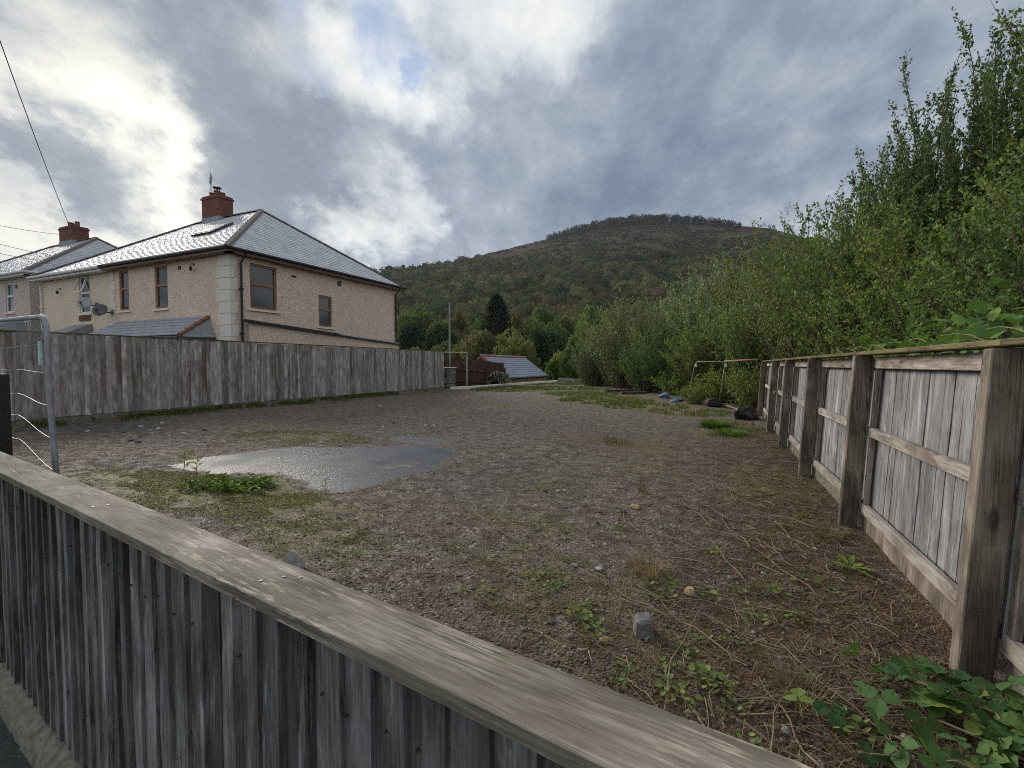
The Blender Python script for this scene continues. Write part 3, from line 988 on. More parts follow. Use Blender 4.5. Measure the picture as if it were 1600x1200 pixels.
def downpipe(root, x, y, z0, z1, mat, nrm=(1, 0, 0), swan=.25):
    n = Vector(nrm)
    p = Vector((x, y, 0))
    m = MB()
    m.tube([p + n * swan + Vector((0, 0, z1)), p + n * swan + Vector((0, 0, z1 - .1)), p + Vector((0, 0, z1 - .32)), p + Vector((0, 0, z0))], .04, 8)
    for k in range(3):
        z = z0 + (z1 - z0) * (.15 + .3 * k)
        m.box(x - .055, x + .055, y - .055, y + .055, z, z + .05)
    return part(m, 'downpipe', mat, root, smooth=False)


# ---- end house, tan pebbledash
H1 = empty('house', (-18.5, 14.7, 0), 'tan pebbledash end house with brown windows and white corner stones', 'house', 'houses along the row')
XR, XP, YF, YB = -15.0, -22.1, 10.4, 19.0
f1 = [(-19.15, -18.38, 3.24, 4.78), (-21.45, -20.82, 3.28, 4.80)]
s1 = [(11.12, 12.18, 3.14, 4.70), (14.10, 14.80, 2.74, 4.00)]
hip_house(H1, XR, XP, YF, YB, 5.0, 8.02, 4.0, 0, None, M['dash_tan'], f1, s1, M['brown_frame'], M['black'], M['fascia'], seed=11)
chimney(H1, -22.55, -21.35, 14.35, 15.05, 7.6, 9.02, [(-22.3, 14.7, .26, .13, False), (-21.95, 14.7, .3, .14, True), (-21.6, 14.7, .16, .13, False)], None)
for k in range(13):
    z0, z1 = -.2 + k * .39, -.2 + k * .39 + .375
    wl = .66 if k % 2 else .56
    m = MB()
    m.box(XR - wl, XR + .022, YF - .022, YF - .001, z0, min(z1, 4.84))
    m.box(XR + .001, XR + .022, YF - .0005, YF + (.16 if k % 2 else .26), z0, min(z1, 4.84))
    part(m, 'quoin', M['quoin'], H1)
    m = MB()
    m.box(XP + .02, XP + (.38 if k % 2 else .28), YF - .020, YF - .001, z0, min(z1, 4.84))
    part(m, 'quoin', M['quoin'], H1)
downpipe(H1, XR + .09, YF + .34, 0, 4.95, M['black'])
downpipe(H1, XR + .07, YB - .15, 1.2, 4.95, M['black'])
for (y, z, a, b) in ((12.93, 4.53, .2, .07), (15.22, 4.62, .2, .2)):
    m = MB()
    m.box(XR + .002, XR + .02, y - a / 2, y + a / 2, z - b / 2, z + b / 2)
    for k in range(3):
        m.box(XR + .02, XR + .03, y - a / 2 + .01, y + a / 2 - .01, z - b / 2 + b * (k + .2) / 3, z - b / 2 + b * (k + .55) / 3)
    part(m, 'air_vent', M['dark_metal'], H1)
m = MB()
m.box(-17.72, -17.58, YF - .02, YF - .002, 4.55, 4.68)
for k in range(3):
    m.box(-17.71, -17.59, YF - .03, YF - .02, 4.56 + k * .04, 4.58 + k * .04)
part(m, 'air_vent', M['dark_metal'], H1)
# low lean-to along the side wall with its sloping edge
m = MB()
zA, zB, xo = 2.62, 2.16, XR + .16
m.add([(xo, 10.95, -.3), (xo, 18.95, -.3), (xo, 18.95, zB), (xo, 10.95, zA), (XR + .001, 10.95, -.3), (XR + .001, 18.95, -.3), (XR + .001, 18.95, zB), (XR + .001, 10.95, zA)],
      [(0, 1, 2, 3), (0, 3, 7, 4), (1, 5, 6, 2), (3, 2, 6, 7)])
lt = part(m, 'lean_to', M['dash_tan'], H1)
m = MB()
m.bar((xo + .05, 10.75, zA + .06), (xo + .05, 15.0, zA - (zA - zB) * .5 + .05), .12, .10)
m.bar((xo + .05, 15.0, zA - (zA - zB) * .5 + .03), (xo + .05, 19.05, zB + .02), .11, .05)
part(m, 'edge_trim', M['black'], H1, parent=lt)
m = MB()
m.bar((xo - .02, 14.4, 2.47), (xo - .02, 18.9, zB + .1), .2, .03, up=(.35, 0, 1))
part(m, 'edge_slates', M['lead'], H1, parent=lt)
# porch roof on the front
m = MB()
pr = [(-21.4, YF, 2.86), (-16.1, YF, 2.80), (-15.75, YF, 2.12), (-22.6, YF, 2.14), (-22.4, 9.35, 2.16), (-16.05, 9.35, 2.10)]
m.add(pr, [(0, 4, 5, 1), (1, 5, 2), (0, 3, 4), (3, 2, 5, 4)])
po = part(m, 'porch_roof', M['lead'], H1)
dd = np.array([0, YF - 9.35, .70])
dl = np.linalg.norm(dd)
slates((-22.4, 9.35, 2.165), (1, 0, 0), dd / dl, lambda v: None if v > dl - .02 else (v / dl * 1.0, 6.35 - v / dl * .05), 77, 'porch_slates', M['slate_blue'], H1, .22, .3)
m = MB()
a, b = Vector((-16.1, YF - .02, 2.83)), Vector((-16.05, 9.35, 2.13))
for k in range(4):
    m.tube([a.lerp(b, k / 4) + Vector((0, 0, .01)), a.lerp(b, (k + .96) / 4) + Vector((0, 0, .03))], .06, 8)
part(m, 'porch_hip_tiles', M['terracotta'], H1, parent=po)
m = MB()
m.tube([(-22.4, 9.30, 2.10), (-16.0, 9.30, 2.06)], .05, 8)
m.tube([(-16.0, 9.30, 2.06), (-15.75, YF - .05, 2.07)], .05, 8)
part(m, 'porch_gutter', M['black'], H1, parent=po)
# rooflight
vdir = Vector((0, 4.6, 3.02)).normalized()
nrm_f = Vector((0, -3.02, 4.6)).normalized()
o0 = Vector((-19.6, 12.05, 5.0 + (12.05 - 10.1) * 3.02 / 4.6)) + nrm_f * .03
m = MB()
g = MB()
for mm, ins, hh in ((m, 0, .07), (g, .09, .085)):
    pts = [o0 + Vector((1, 0, 0)) * a + vdir * b + nrm_f * h for h in (0, hh) for a, b in ((ins, ins), (1.2 - ins, ins), (1.2 - ins, 1.15 - ins), (ins, 1.15 - ins))]
    mm.add(pts, [(0, 3, 2, 1), (4, 5, 6, 7), (0, 1, 5, 4), (1, 2, 6, 5), (2, 3, 7, 6), (3, 0, 4, 7)])
rl = part(m, 'rooflight', M['dark_metal'], H1)
part(g, 'pane', M['lead'], H1, parent=rl)

# ---- attached cream house
H2 = empty('house', (-24.8, 14.7, 0), 'cream rendered house joined to the tan house, white gutter', 'house', 'houses along the row')
f2 = [(-24.42, -23.62, 3.30, 4.82)]
hip_house(H2, XP - .01, -27.5, YF + .015, YB - .02, 4.985, 7.99, 0, 4.0, None, M['dash_cream'], f2, [], M['white_pvc'], M['white_pvc'], M['white_pvc'], seed=23, tint=(1.12, 1.1, 1.05))
downpipe(H2, -27.42, YF - .06, 0, 4.9, M['white_pvc'], (0, -1, 0), .2)
m = MB()
cx, cz = -24.02, 4.55
m.box(-24.32, -23.72, YF - .24, YF - .20, 4.12, 4.17)
m.bar((-24.32, YF - .22, 4.15), (-24.30, YF + .0, 4.76), .05, .05)
m.bar((-23.72, YF - .22, 4.15), (-23.74, YF + .0, 4.76), .05, .05)
part(m, 'open_casement', M['white_pvc'], H2)
m = MB()
m.box(-24.45, -23.6, YF - .02, YF + .012, 3.0, 3.2)
part(m, 'brick_apron', M['brick'], H2)
m = MB()
m.add([(-24.9, YF, 2.86), (-23.5, YF, 2.86), (-23.4, 9.5, 2.45), (-25.0, 9.5, 2.45), (-24.9, YF, 2.5), (-23.5, YF, 2.5), (-23.4, 9.5, 2.40), (-25.0, 9.5, 2.40)],
      [(0, 3, 2, 1), (3, 7, 6, 2), (1, 2, 6, 5), (0, 4, 7, 3), (4, 5, 6, 7)])
part(m, 'door_canopy', M['lead'], H2)

# ---- farther grey-pink house
H3 = empty('house', (-34.5, 14.7, 0), 'grey pink rendered house at the far left with brick chimney', 'house', 'houses along the row')
f3 = [(-31.2, -30.45, 3.66, 5.05), (-34.2, -33.4, 3.66, 5.05)]
hip_house(H3, -28.85, -41.5, YF + .1, YB - .1, 5.36, 8.3, 3.6, 4.0, None, M['dash_grey'], f3, [], M['white_pvc'], M['white_pvc'], M['white_pvc'], seed=37)
chimney(H3, -35.5, -34.1, 14.3, 15.1, 7.9, 9.15, [(-35.1, 14.7, .34, .15, False), (-34.75, 14.7, .2, .13, False), (-34.4, 14.7, .3, .12, False)], None)
m = MB()
m.add([(-29.6, YF + .1, 3.3), (-33, YF + .1, 3.3), (-33, 8.9, 2.75), (-29.2, 8.9, 2.72), (-29.2, YF + .1, 2.72)], [(1, 2, 3, 0), (0, 3, 4)])
p3 = part(m, 'porch_roof', M['lead'], H3)
m = MB()
m.tube([(-33, YF - .02, 3.32), (-29.7, YF - .02, 3.32)], .1, 8)
part(m, 'porch_ridge_tiles', M['terracotta'], H3, parent=p3)
m = MB()
m.box(-30.2, -30.0, YF + .07, YF + .098, 4.75, 4.9)
part(m, 'air_vent', M['dark_metal'], H3)


# ---- things fixed to the houses
def dish(loc, label, col):
    t = empty('satellite_dish', loc, label, 'satellite dish', 'satellite dishes on the house fronts')
    m = MB()
    prof, k = [(0.0, .0), (.08, .006), (.16, .024), (.235, .052)], 18
    V, F = [], []
    for r_, z_ in prof:
        V += [(r_ * math.cos(2 * math.pi * j / k), r_ * 1.1 * math.sin(2 * math.pi * j / k), z_) for j in range(k)]
    F += [(i * k + j, i * k + (j + 1) % k, (i + 1) * k + (j + 1) % k, (i + 1) * k + j) for i in range(3) for j in range(k)]
    V += [(x * 1.02, y * 1.02, z - .012) for x, y, z in V]
    nF = len(F)
    F += [tuple(4 * k + i for i in reversed(f_)) for f_ in F[:nF]]
    F += [(3 * k + j, 3 * k + (j + 1) % k, 7 * k + (j + 1) % k, 7 * k + j) for j in range(k)]
    rot = Matrix.Rotation(R(-58), 4, 'Y') @ Matrix.Rotation(R(90), 4, 'X')
    rot = (Vector((.62, -.62, .48)).to_track_quat('Z', 'Y')).to_matrix().to_4x4()
    c = Vector((0, -.38, 0))
    m.add([rot @ Vector(p) + c for p in V], F)
    link('reflector', m.mesh('reflector', col, True), t)
    m = MB()
    m.tube([(0, 0, -.05), (0, -.25, -.05), c - Vector((.02, -.02, .03))], .022, 6)
    m.box(-.08, .08, -.015, .0, -.14, .06)
    link('bracket', m.mesh('bracket', M['dark_metal']), t)
    m = MB()
    tip = c + Vector((.62, -.62, .48)) * .42 + Vector((0, 0, -.22))
    m.tube([c + Vector((.05, -.05, -.22)), tip], .014, 6)
    m.tube([tip, tip + Vector((-.06, .06, .02))], .035, 8)
    link('arm', m.mesh('arm', M['dark_metal']), t)
    return t


M['dish_grey'] = plain('grey_dish_paint', (.34, .35, .36), .5, .1, 6, bump=.02)
M['dish_dark'] = plain('dark_dish_mesh', (.10, .10, .11), .6, .15, 6, bump=.02)
dish((-23.1, YF - .002, 3.62), 'pale grey satellite dish on the cream house below its window', M['dish_grey'])
dish((-21.95, YF - .024, 3.28), 'dark grey satellite dish above the porch roof', M['dish_dark'])


def wall_lamp(loc, label):
    t = empty('wall_lamp', loc, label, 'lamp', 'lamps under the eaves')
    t.scale = (.62, .62, .62)
    m = MB()
    m.tube([(0, 0, .12), (.0, -.12, .16), (.02, -.2, .06), (.02, -.2, -.04)], .014, 6)
    m.box(-.05, .05, -.02, .0, .05, .19)
    link('bracket', m.mesh('bracket', M['dark_metal']), t)
    m = MB()
    m.lathe([(.03, .06), (.075, .0), (.085, -.12), (.05, -.17), (.01, -.18)], 10, (.02, -.2, -.08))
    link('lantern', m.mesh('lantern', M['black'], True), t)


wall_lamp((-16.85, YF - .002, 4.58), 'black lantern lamp on the tan house near the white corner stones')
wall_lamp((-25.9, YF + .013, 4.35), 'black lantern lamp on the cream house wall')

t = empty('aerial', (-22.4, 14.7, 9.02), 'small television aerial on the tan house chimney', 'aerial')
m = MB()
m.tube([(0, 0, -.1), (0, 0, .95)], .018, 6)
link('mast', m.mesh('mast', M['galv']), t)
m = MB()
m.tube([(-.22, .12, .78), (.3, -.16, .98)], .014, 6)
link('boom', m.mesh('boom', M['galv']), t)
for k in range(5):
    c = Vector((-.22, .12, .78)).lerp(Vector((.3, -.16, .98)), k / 4)
    m = MB()
    m.bar(c + Vector((.02, .03, -.13)), c + Vector((-.02, -.03, .13)), .03, .02, up=(1, 0, 0))
    link('element', m.mesh('element', M['galv']), t)


def cable(a, b, sag, label, r_=.012):
    a, b = Vector(a), Vector(b)
    pts = []
    for k in range(17):
        s = k / 16
        pts.append(a.lerp(b, s) - Vector((0, 0, sag * 4 * s * (1 - s))))
    m = MB()
    m.tube(pts, r_, 5)
    tag(m.build('overhead_cable', M['cable'], smooth=True), label, 'cable', 'overhead cables')


cable((-13.85, 3.93, 10.9), (-35.2, 14.7, 9.2), .25, 'steep overhead cable running down to the far brick chimney', .014)
cable((-21.0, 5.9, 5.62), (-35.3, 14.7, 8.8), .1, 'upper of the three overhead cables at the left edge')
cable((-21.0, 6.0, 5.2), (-34.0, 13.3, 7.25), .1, 'middle one of the three overhead cables at the left edge')
cable((-21.0, 6.1, 4.85), (-34.1, 13.2, 6.9), .1, 'lowest of the three overhead cables at the left edge')

# ---- shed beyond the lot
S = empty('shed', (-14.3, 30, -.6), 'low rendered shed with blue grey slate roof and orange ridge tiles', 'shed')
xr_, xe, y0_, y1_, zr_, ze_ = -14.28, -12.42, 26.5, 33.5, 1.74, .40
xw = 2 * xr_ - xe
m = MB()
m.add([(xe - .18, y0_ + .12, -2.4), (xw + .18, y0_ + .12, -2.4), (xw + .18, y0_ + .12, ze_ + .1), (xr_, y0_ + .12, zr_ - .05), (xe - .18, y0_ + .12, ze_ + .1)], [(4, 3, 2, 1, 0)])
m.add([(xe - .18, y0_ + .12, -2.4), (xe - .18, y1_ - .12, -2.4), (xe - .18, y1_ - .12, ze_ + .1), (xe - .18, y0_ + .12, ze_ + .1)], [(0, 1, 2, 3)])
m.add([(xw + .18, y0_ + .12, -2.4), (xw + .18, y1_ - .12, -2.4), (xw + .18, y1_ - .12, ze_ + .1), (xw + .18, y0_ + .12, ze_ + .1)], [(3, 2, 1, 0)])
m.add([(xe - .18, y1_ - .12, -2.4), (xw + .18, y1_ - .12, -2.4), (xw + .18, y1_ - .12, ze_ + .1), (xr_, y1_ - .12, zr_ - .05), (xe - .18, y1_ - .12, ze_ + .1)], [(0, 1, 2, 3, 4)])
part(m, 'wall', M['dash_grubby'], S)
m = MB()
for xx in (xe, xw):
    m.add([(xr_, y0_, zr_), (xx, y0_, ze_), (xx, y1_, ze_), (xr_, y1_, zr_), (xr_, y0_, zr_ - .06), (xx, y0_, ze_ - .06), (xx, y1_, ze_ - .06), (xr_, y1_, zr_ - .06)],
          [(0, 1, 2, 3), (4, 7, 6, 5), (0, 4, 5, 1), (1, 5, 6, 2), (2, 6, 7, 3)])
part(m, 'roof', M['lead'], S)
vv_ = np.array([xr_ - xe, 0, zr_ - ze_])
vl = np.linalg.norm(vv_)
slates((xe, y0_, ze_ + .004), (0, 1, 0), vv_ / vl, lambda v: None if v > vl - .02 else (0, y1_ - y0_), 91, 'slate_courses', M['slate_blue'], S, .25, .5)
m = MB()
for k in range(15):
    a_ = y0_ + (y1_ - y0_) * k / 15
    m.tube([(xr_, a_, zr_ + .01), (xr_, a_ + .455, zr_ + .025)], .085, 8)
part(m, 'ridge_tiles', M['terracotta'], S)
m = MB()
for xx in (xe, xw):
    for k in range(6):
        a_, b_ = Vector((xr_, y0_ - .03, zr_)).lerp(Vector((xx, y0_ - .03, ze_)), k / 6), Vector((xr_, y0_ - .03, zr_)).lerp(Vector((xx, y0_ - .03, ze_)), (k + .97) / 6)
        m.bar(a_, b_, .1, .1)
part(m, 'verge_tiles', M['terracotta'], S)
m = MB()
m.tube([(xe + .06, y0_, ze_ - .05), (xe + .06, y1_, ze_ - .05)], .05, 8)
part(m, 'gutter', M['black'], S)
m = MB()
m.lathe([(.02, .12), (.12, .1), (.14, 0), (.1, -.1), (.02, -.12)], 10, (xr_, y0_ + .02, 1.36))
part(m, 'gable_lamp', M['black'], S, smooth=True)


# ================================================================== FENCES
def board_mesh(name, h, wdt, t0, t1, mat, seed, segs=6):
    """feather-edge board standing on z=0, x across, face towards -y; thick edge at +x; slightly wavy"""
    r_ = random.Random(seed)
    V, F = [], []
    for i in range(segs + 1):
        z = h * i / segs
        jl, jr, jb = r_.uniform(-.003, .003), r_.uniform(-.003, .003), r_.uniform(-.0015, .0015)
        if i == 0:
            z += 0
        V += [(jl, -t0 + jb, z + (r_.uniform(-.008, .004) if i == 0 else 0)), (wdt * .5, -(t0 + t1) / 2 - .001 + jb, z), (wdt + jr, -t1 + jb, z + (r_.uniform(-.008, .004) if i == 0 else 0)), (wdt + jr, 0, z), (jl, 0, z)]
    for i in range(segs):
        for j in range(5):
            F.append((i * 5 + j, i * 5 + (j + 1) % 5, (i + 1) * 5 + (j + 1) % 5, (i + 1) * 5 + j))
    F += [(4, 3, 2, 1, 0), tuple(segs * 5 + j for j in range(5))]
    m = MB()
    m.add(V, F)
    return m.mesh(name, mat)


# ---- long plank fence on the left, X = -12.6, boards face the lot (+X)
LF = empty('plank_fence', (-12.6, 11, 0), 'long tall grey plank fence along the left side of the lot', 'fence')
Y0, Y1 = 1.2, 19.4
protos = [board_mesh('board', 1.72 + random.uniform(-.012, .012), .122, .022, .006, M['wood_left'], 100 + i) for i in range(8)]
y = Y0
k = 0
while y < Y1:
    # local x -> world -y ... the face (-y local) must point to +X: rotate +90 about z
    o = link('board', random.choice(protos), LF, (-.0 + random.uniform(-.004, .004), y - 11, .12 + random.uniform(-.012, .012)), (random.uniform(-.006, .006), 0, R(90)))
    y += .1005 + random.uniform(-.004, .004)
for zz in (.35, .95, 1.6):
    m = MB()
    m.box(-.075, -.012, Y0 - 11, Y1 - 11, zz, zz + .08)
    link('rail', m.mesh('rail', M['wood_post']), LF)
m = MB()
m.box(-.045, .032, Y0 - 11, Y1 - 11 + .1, 1.846, 1.872)
link('cap_rail', m.mesh('cap_rail', M['wood_mosscap'], bevel=.004), LF)
m = MB()
m.box(-.03, .004, Y0 - 11, Y1 - 11 + .08, -.1, .128)
link('gravel_board', m.mesh('gravel_board', M['concrete'], bevel=.005), LF)
post_m = MB().box(-.18, -.08, -.05, .05, -.3, 1.84).mesh('post', M['wood_post'])
for k in range(8):
    link('post', post_m, LF, (0, Y0 - 11 + .1 + k * 2.6, 0))
m = MB()
m.box(-.1, .0, Y1 - 11 + .02, Y1 - 11 + .1, -.2, 1.845)
link('post', m.mesh('post', M['wood_left']), LF)

# ---- near fence with its broad cap, running past the camera
NA = math.atan(-.144)
NF = empty('capped_fence', (-2.0, .635 + .288, 0), 'near dark board fence with broad flat cap board', 'fence', rz=NA)
# local x along the fence, local -y towards the camera
protosN = [board_mesh('board', 1.055 + random.uniform(-.008, .008), .125, .007, .024, M['wood_near'], 300 + i, 7) for i in range(10)]
NAIL = MB().add([(0.003 * math.cos(q * 1.047), yy, 0.003 * math.sin(q * 1.047)) for yy in (.012, -.0012) for q in range(6)], [tuple(range(6, 12))] + [(q, (q + 1) % 6, 6 + (q + 1) % 6, 6 + q) for q in range(6)]).mesh('nail', M['dark_metal'])
x = -6.2
while x < 3.0:
    link('board', random.choice(protosN), NF, (x, -.012 + random.uniform(-.004, .006), -.395 + random.uniform(-.006, .006)), (0, random.uniform(-.008, .008), random.uniform(-.03, .03)))
    for zn in (-.15, .49):
        link('nail', NAIL, NF, (x + .05 + random.uniform(-.02, .02), -.0295, zn + random.uniform(-.02, .02)))
    x += .098 + random.uniform(-.012, .014)
for xa, xb in ((-6.4, -4.402), (-4.398, 3.05)):
    V, F = [], []
    n = 90
    r_ = random.Random(int(xb * 10))
    w1 = [r_.uniform(0, 6) for _ in range(4)]
    for i in range(n + 1):
        xx = xa + (xb - xa) * i / n
        j1, j2, j3 = .0016 * math.sin(xx * 2.3 + w1[0]) + r_.uniform(-.0009, .0009), .0018 * math.sin(xx * 1.9 + w1[1]) + r_.uniform(-.0009, .0009), .0008 * math.sin(xx * 3 + w1[2])
        cr = .004
        V += [(xx, -.088 + j1, .673), (xx, -.088 + j1, .6985 + j3), (xx, -.0862 + j1, .7002 + j3), (xx, -.02, .7012 + j3), (xx, .052 + j2, .7002 + j3), (xx, .054 + j2, .698), (xx, .054 + j2, .673)]
    q = 7
    for i in range(n):
        for j in range(q):
            F.append((i * q + j, (i + 1) * q + j, (i + 1) * q + (j + 1) % q, i * q + (j + 1) % q))
    F += [tuple(range(q)), tuple(n * q + j for j in reversed(range(q)))]
    m = MB()
    m.add(V, F)
    link('cap_board', m.mesh('cap_board', M['wood_cap']), NF)
# screw holes in the cap: black plugs, just proud, standing for the shade inside
for sx, sy in ((-1.95, -.05), (-1.93, .0), (-.02, -.045), (0.0, -.01), (-1.02, -.048), (-1.0, -.005), (-3.1, -.04), (1.03, -.04), (1.05, .0), (1.10, .02)):
    m = MB()
    m.lathe([(.004, .0), (.0042, .0012), (.002, .0014)], 8, (sx + random.uniform(-.02, .02), sy, .7015))
    link('screw_hole_shade', m.mesh('screw_hole_shade', M['black']), NF)
for zz in (-.2, .45):
    m = MB()
    m.box(-6.2, 3.0, .002, .045, zz, zz + .09)
    link('rail', m.mesh('rail', M['wood_post']), NF)
pm = MB().box(-.05, .05, .004, .050, -.6, .668).mesh('post', M['wood_post'])
for k in range(5):
    link('post', pm, NF, (-6 + k * 2.2, 0, 0))
# rough concrete footing
V, F = [], []
n = 260
r_ = random.Random(5)
for i in range(n + 1):
    xx = -6.4 + 9.4 * i / n
    a1, a2 = r_.uniform(-.004, .004), r_.uniform(-.003, .004)
    V += [(xx, -.105 + a1 * .6, -.62), (xx, -.098 + a1 * .7, -.470 + a2), (xx, -.084 + a1 * .5, -.436 + a2), (xx, -.045 + a2, -.404 + a1 * .6), (xx, .0, -.392), (xx, .0, -.62)]
for i in range(n):
    for j in range(6):
        F.append((i * 6 + j, (i + 1) * 6 + j, (i + 1) * 6 + (j + 1) % 6, i * 6 + (j + 1) % 6))
m = MB()
m.add(V, F)
link('footing', m.mesh('footing', M['concrete'], True), NF)
# earth face of the lot behind the boards
m = MB()
m.box(-6.2, 3.0, .15, .16, -.6, -.01)
link('backing_board', m.mesh('backing_board', M['wood_post']), NF)

# ---- panel fence on the right, leaning slightly outwards
POSTS = [(.86, .48), (.79, 2.27), (.735, 4.05), (.675, 5.74), (.64, 7.62), (.60, 9.34), (.585, 12.2)]
RF = empty('panel_fence', (.7, 6, 0), 'grey panel fence with square posts along the right side', 'fence')
LEAN = math.tan(R(3.0))


def lean(p):
    return (p[0] + p[2] * LEAN - .7, p[1] - 6, p[2])


def lbox(m, x0, x1, y0, y1, z0, z1):
    b = len(m.v)
    m.box(x0, x1, y0, y1, z0, z1)
    m.v[b:] = [lean(p) for p in m.v[b:]]
    return m


def seg_box(m, p, q, o0, o1, s0, s1, z0, z1):
    """box along p->q (xy), offset o0..o1 to the right of the fence line, s0..s1 metres along"""
    p, q = Vector((*p, 0)), Vector((*q, 0))
    d = (q - p).normalized()
    n = Vector((d.y, -d.x, 0))
    pts = []
    for z in (z0, z1):
        for (s, o) in ((s0, o0), (s0, o1), (s1, o1), (s1, o0)):
            v = p + d * s + n * o
            pts.append(lean((v.x, v.y, z)))
    m.add(pts, [(0, 1, 2, 3), (7, 6, 5, 4), (0, 4, 5, 1), (1, 5, 6, 2), (2, 6, 7, 3), (3, 7, 4, 0)])


bprotoR = [board_mesh('board', 1.09, .118, .0068, .0086, M['wood_right'], 500 + i, 6) for i in range(8)]
for k, (px, py) in enumerate(POSTS):
    m = MB()
    lbox(m, px, px + .105, py, py + .072, -.25, 1.262 + random.uniform(-.004, .004))
    link('post', m.mesh('post', M['wood_post'], bevel=.005), RF)
for k in range(len(POSTS) - 1):
    p, q = POSTS[k], POSTS[k + 1]
    L = math.hypot(q[0] - p[0], q[1] - p[1])
    d = Vector((q[0] - p[0], q[1] - p[1], 0)).normalized()
    n = Vector((d.y, -d.x, 0))
    a, b = .108, L - .006
    o = .112                        # front of the rails behind the front of the posts
    for nm, z0, z1, th in (('top_rail', 1.175, 1.252, .03), ('mid_rail', .70, .765, .034), ('bottom_rail', .155, .225, .034)):
        m = MB()
        seg_box(m, p, q, o + .002, o + th, a, b, z0, z1)
        link(nm, m.mesh(nm, M['wood_rail'], bevel=.003), RF)
    for s in (a + .002, b - .042):
        for z0, z1 in ((.228, .697), (.768, 1.172)):
            m = MB()
            seg_box(m, p, q, o + .012, o + .036, s, s + .04, z0, z1)
            link('batten', m.mesh('batten', M['wood_batten']), RF)
    m = MB()
    seg_box(m, p, q, o + .022, o + .05, a, b, -.1, .15)
    link('gravel_board', m.mesh('gravel_board', M['wood_post'] if k % 2 else M['concrete']), RF)
    s = a + .118
    while s < b + .09:
        base = Vector((*p, 0)) + d * s + n * (o + .062 + random.uniform(-.002, .003))
        zb = .148
        pos = lean((base.x, base.y, zb))
        ob = link('board', random.choice(bprotoR), RF, pos)
        ob.rotation_euler = (R(0), 0, math.atan2(d.y, d.x) + math.pi)
        ob.matrix_basis = Matrix.Translation(pos) @ Matrix.Rotation(R(3.0), 4, 'Y') @ Matrix.Rotation(math.atan2(-d.y, -d.x), 4, 'Z')
        s += .1 + random.uniform(-.003, .004)
    m = MB()
    seg_box(m, p, q, .02, .19, -.0 if k else -.1, L - .004, 1.268, 1.292)
    link('cap_rail', m.mesh('cap_rail', M['wood_mosscap'], bevel=.004), RF)

# ---- site fence panel behind the near fence at the left edge
t = empty('site_fence_panel', (-4.05, 1.55, 0), 'galvanised tube fence panel with loose wires at the left edge', 'fence panel')
m = MB()
pts = [(.06, -.01, -.1), (.05, 0, .5), (.0, .0, 1.0), (-.02, .01, 1.38), (-.035, .012, 1.455), (-.075, .02, 1.505), (-.14, .03, 1.52), (-2.0, .42, 1.60), (-3.2, .68, 1.63)]
m.tube(pts, .017, 10)
link('tube_frame', m.mesh('tube_frame', M['galv'], True), t)
for z0, z1, sg in ((1.34, 1.34, .0), (1.16, 1.15, .01), (.97, .93, .02), (.80, .71, .02), (.61, .50, .02)):
    m = MB()
    W2 = []
    for k in range(9):
        s = k / 8
        W2.append((-.01 - 1.6 * s, .01 + .30 * s, z1 + (z0 - z1) * min(1, s * 1.6) - sg * math.sin(s * 9) * .5))
    m.tube(W2, .0022, 5)
    link('wire', m.mesh('wire', M['wire']), t)
for k in range(20):
    m = MB()
    xx = -.16 - k * .055
    m.tube([(xx, .03 - xx * .2, 1.525), (xx - .004, .045 - xx * .2, 1.40 + random.uniform(-.02, .02))], .0025, 4)
    link('mesh_stub', m.mesh('mesh_stub', M['wire']), t)
m = MB()
m.box(-.185, -.15, .02, .03, 1.24, 1.36)
m.box(-.178, -.158, .018, .032, 1.2, 1.24)
link('cable_tag', m.mesh('cable_tag', plain('pale_green_plastic', (.42, .60, .56), .5, .1)), t)

t = MB().box(-.035, .035, -.035, .035, -.1, 1.13).build('black_post', M['black'], bevel=.006, loc=(-5.06, 1.66, 0))
tag(t, 'black square post behind the near fence at the left edge', 'post')


# ================================================================== THINGS AT THE FAR END
t = empty('brown_fence', (-12.9, 23.2, -.3), 'reddish brown board fence beside the shed', 'fence')
A_, B_ = Vector((-13.30, 20.75, 0)), Vector((-12.05, 25.1, 0))
d = (B_ - A_)
Lb = d.length
d.normalize()
nb = Vector((d.y, -d.x, 0))
bw = .15
nn = int(Lb / bw)
for k in range(nn):
    s = k * bw
    zt_ = 1.32 - .33 * s / Lb
    p0 = A_ + d * s - t.location
    m = MB()
    m.bar(p0 + d * bw * .49 + Vector((0, 0, -.3)), p0 + d * bw * .49 + Vector((0, 0, zt_ + .3 + random.uniform(-.01, .01))), .145, .02, up=nb)
    link('board', m.mesh('board', M['wood_brown']), t)
for k in range(4):
    s = .05 + k * (Lb - .1) / 3
    zt_ = 1.36 - .33 * s / Lb
    p0 = A_ + d * s + nb * .07 - t.location
    m = MB()
    m.box(p0.x - .06, p0.x + .06, p0.y - .06, p0.y + .06, -.3, zt_ + .3)
    link('post', m.mesh('post', M['wood_brown']), t)
for zz in (.1, .72):
    m = MB()
    m.bar(A_ + nb * .045 + Vector((0, 0, zz + .3)) - t.location, B_ + nb * .045 + Vector((0, 0, zz)) - t.location, .09, .06, up=nb)
    link('rail', m.mesh('rail', M['wood_brown']), t)

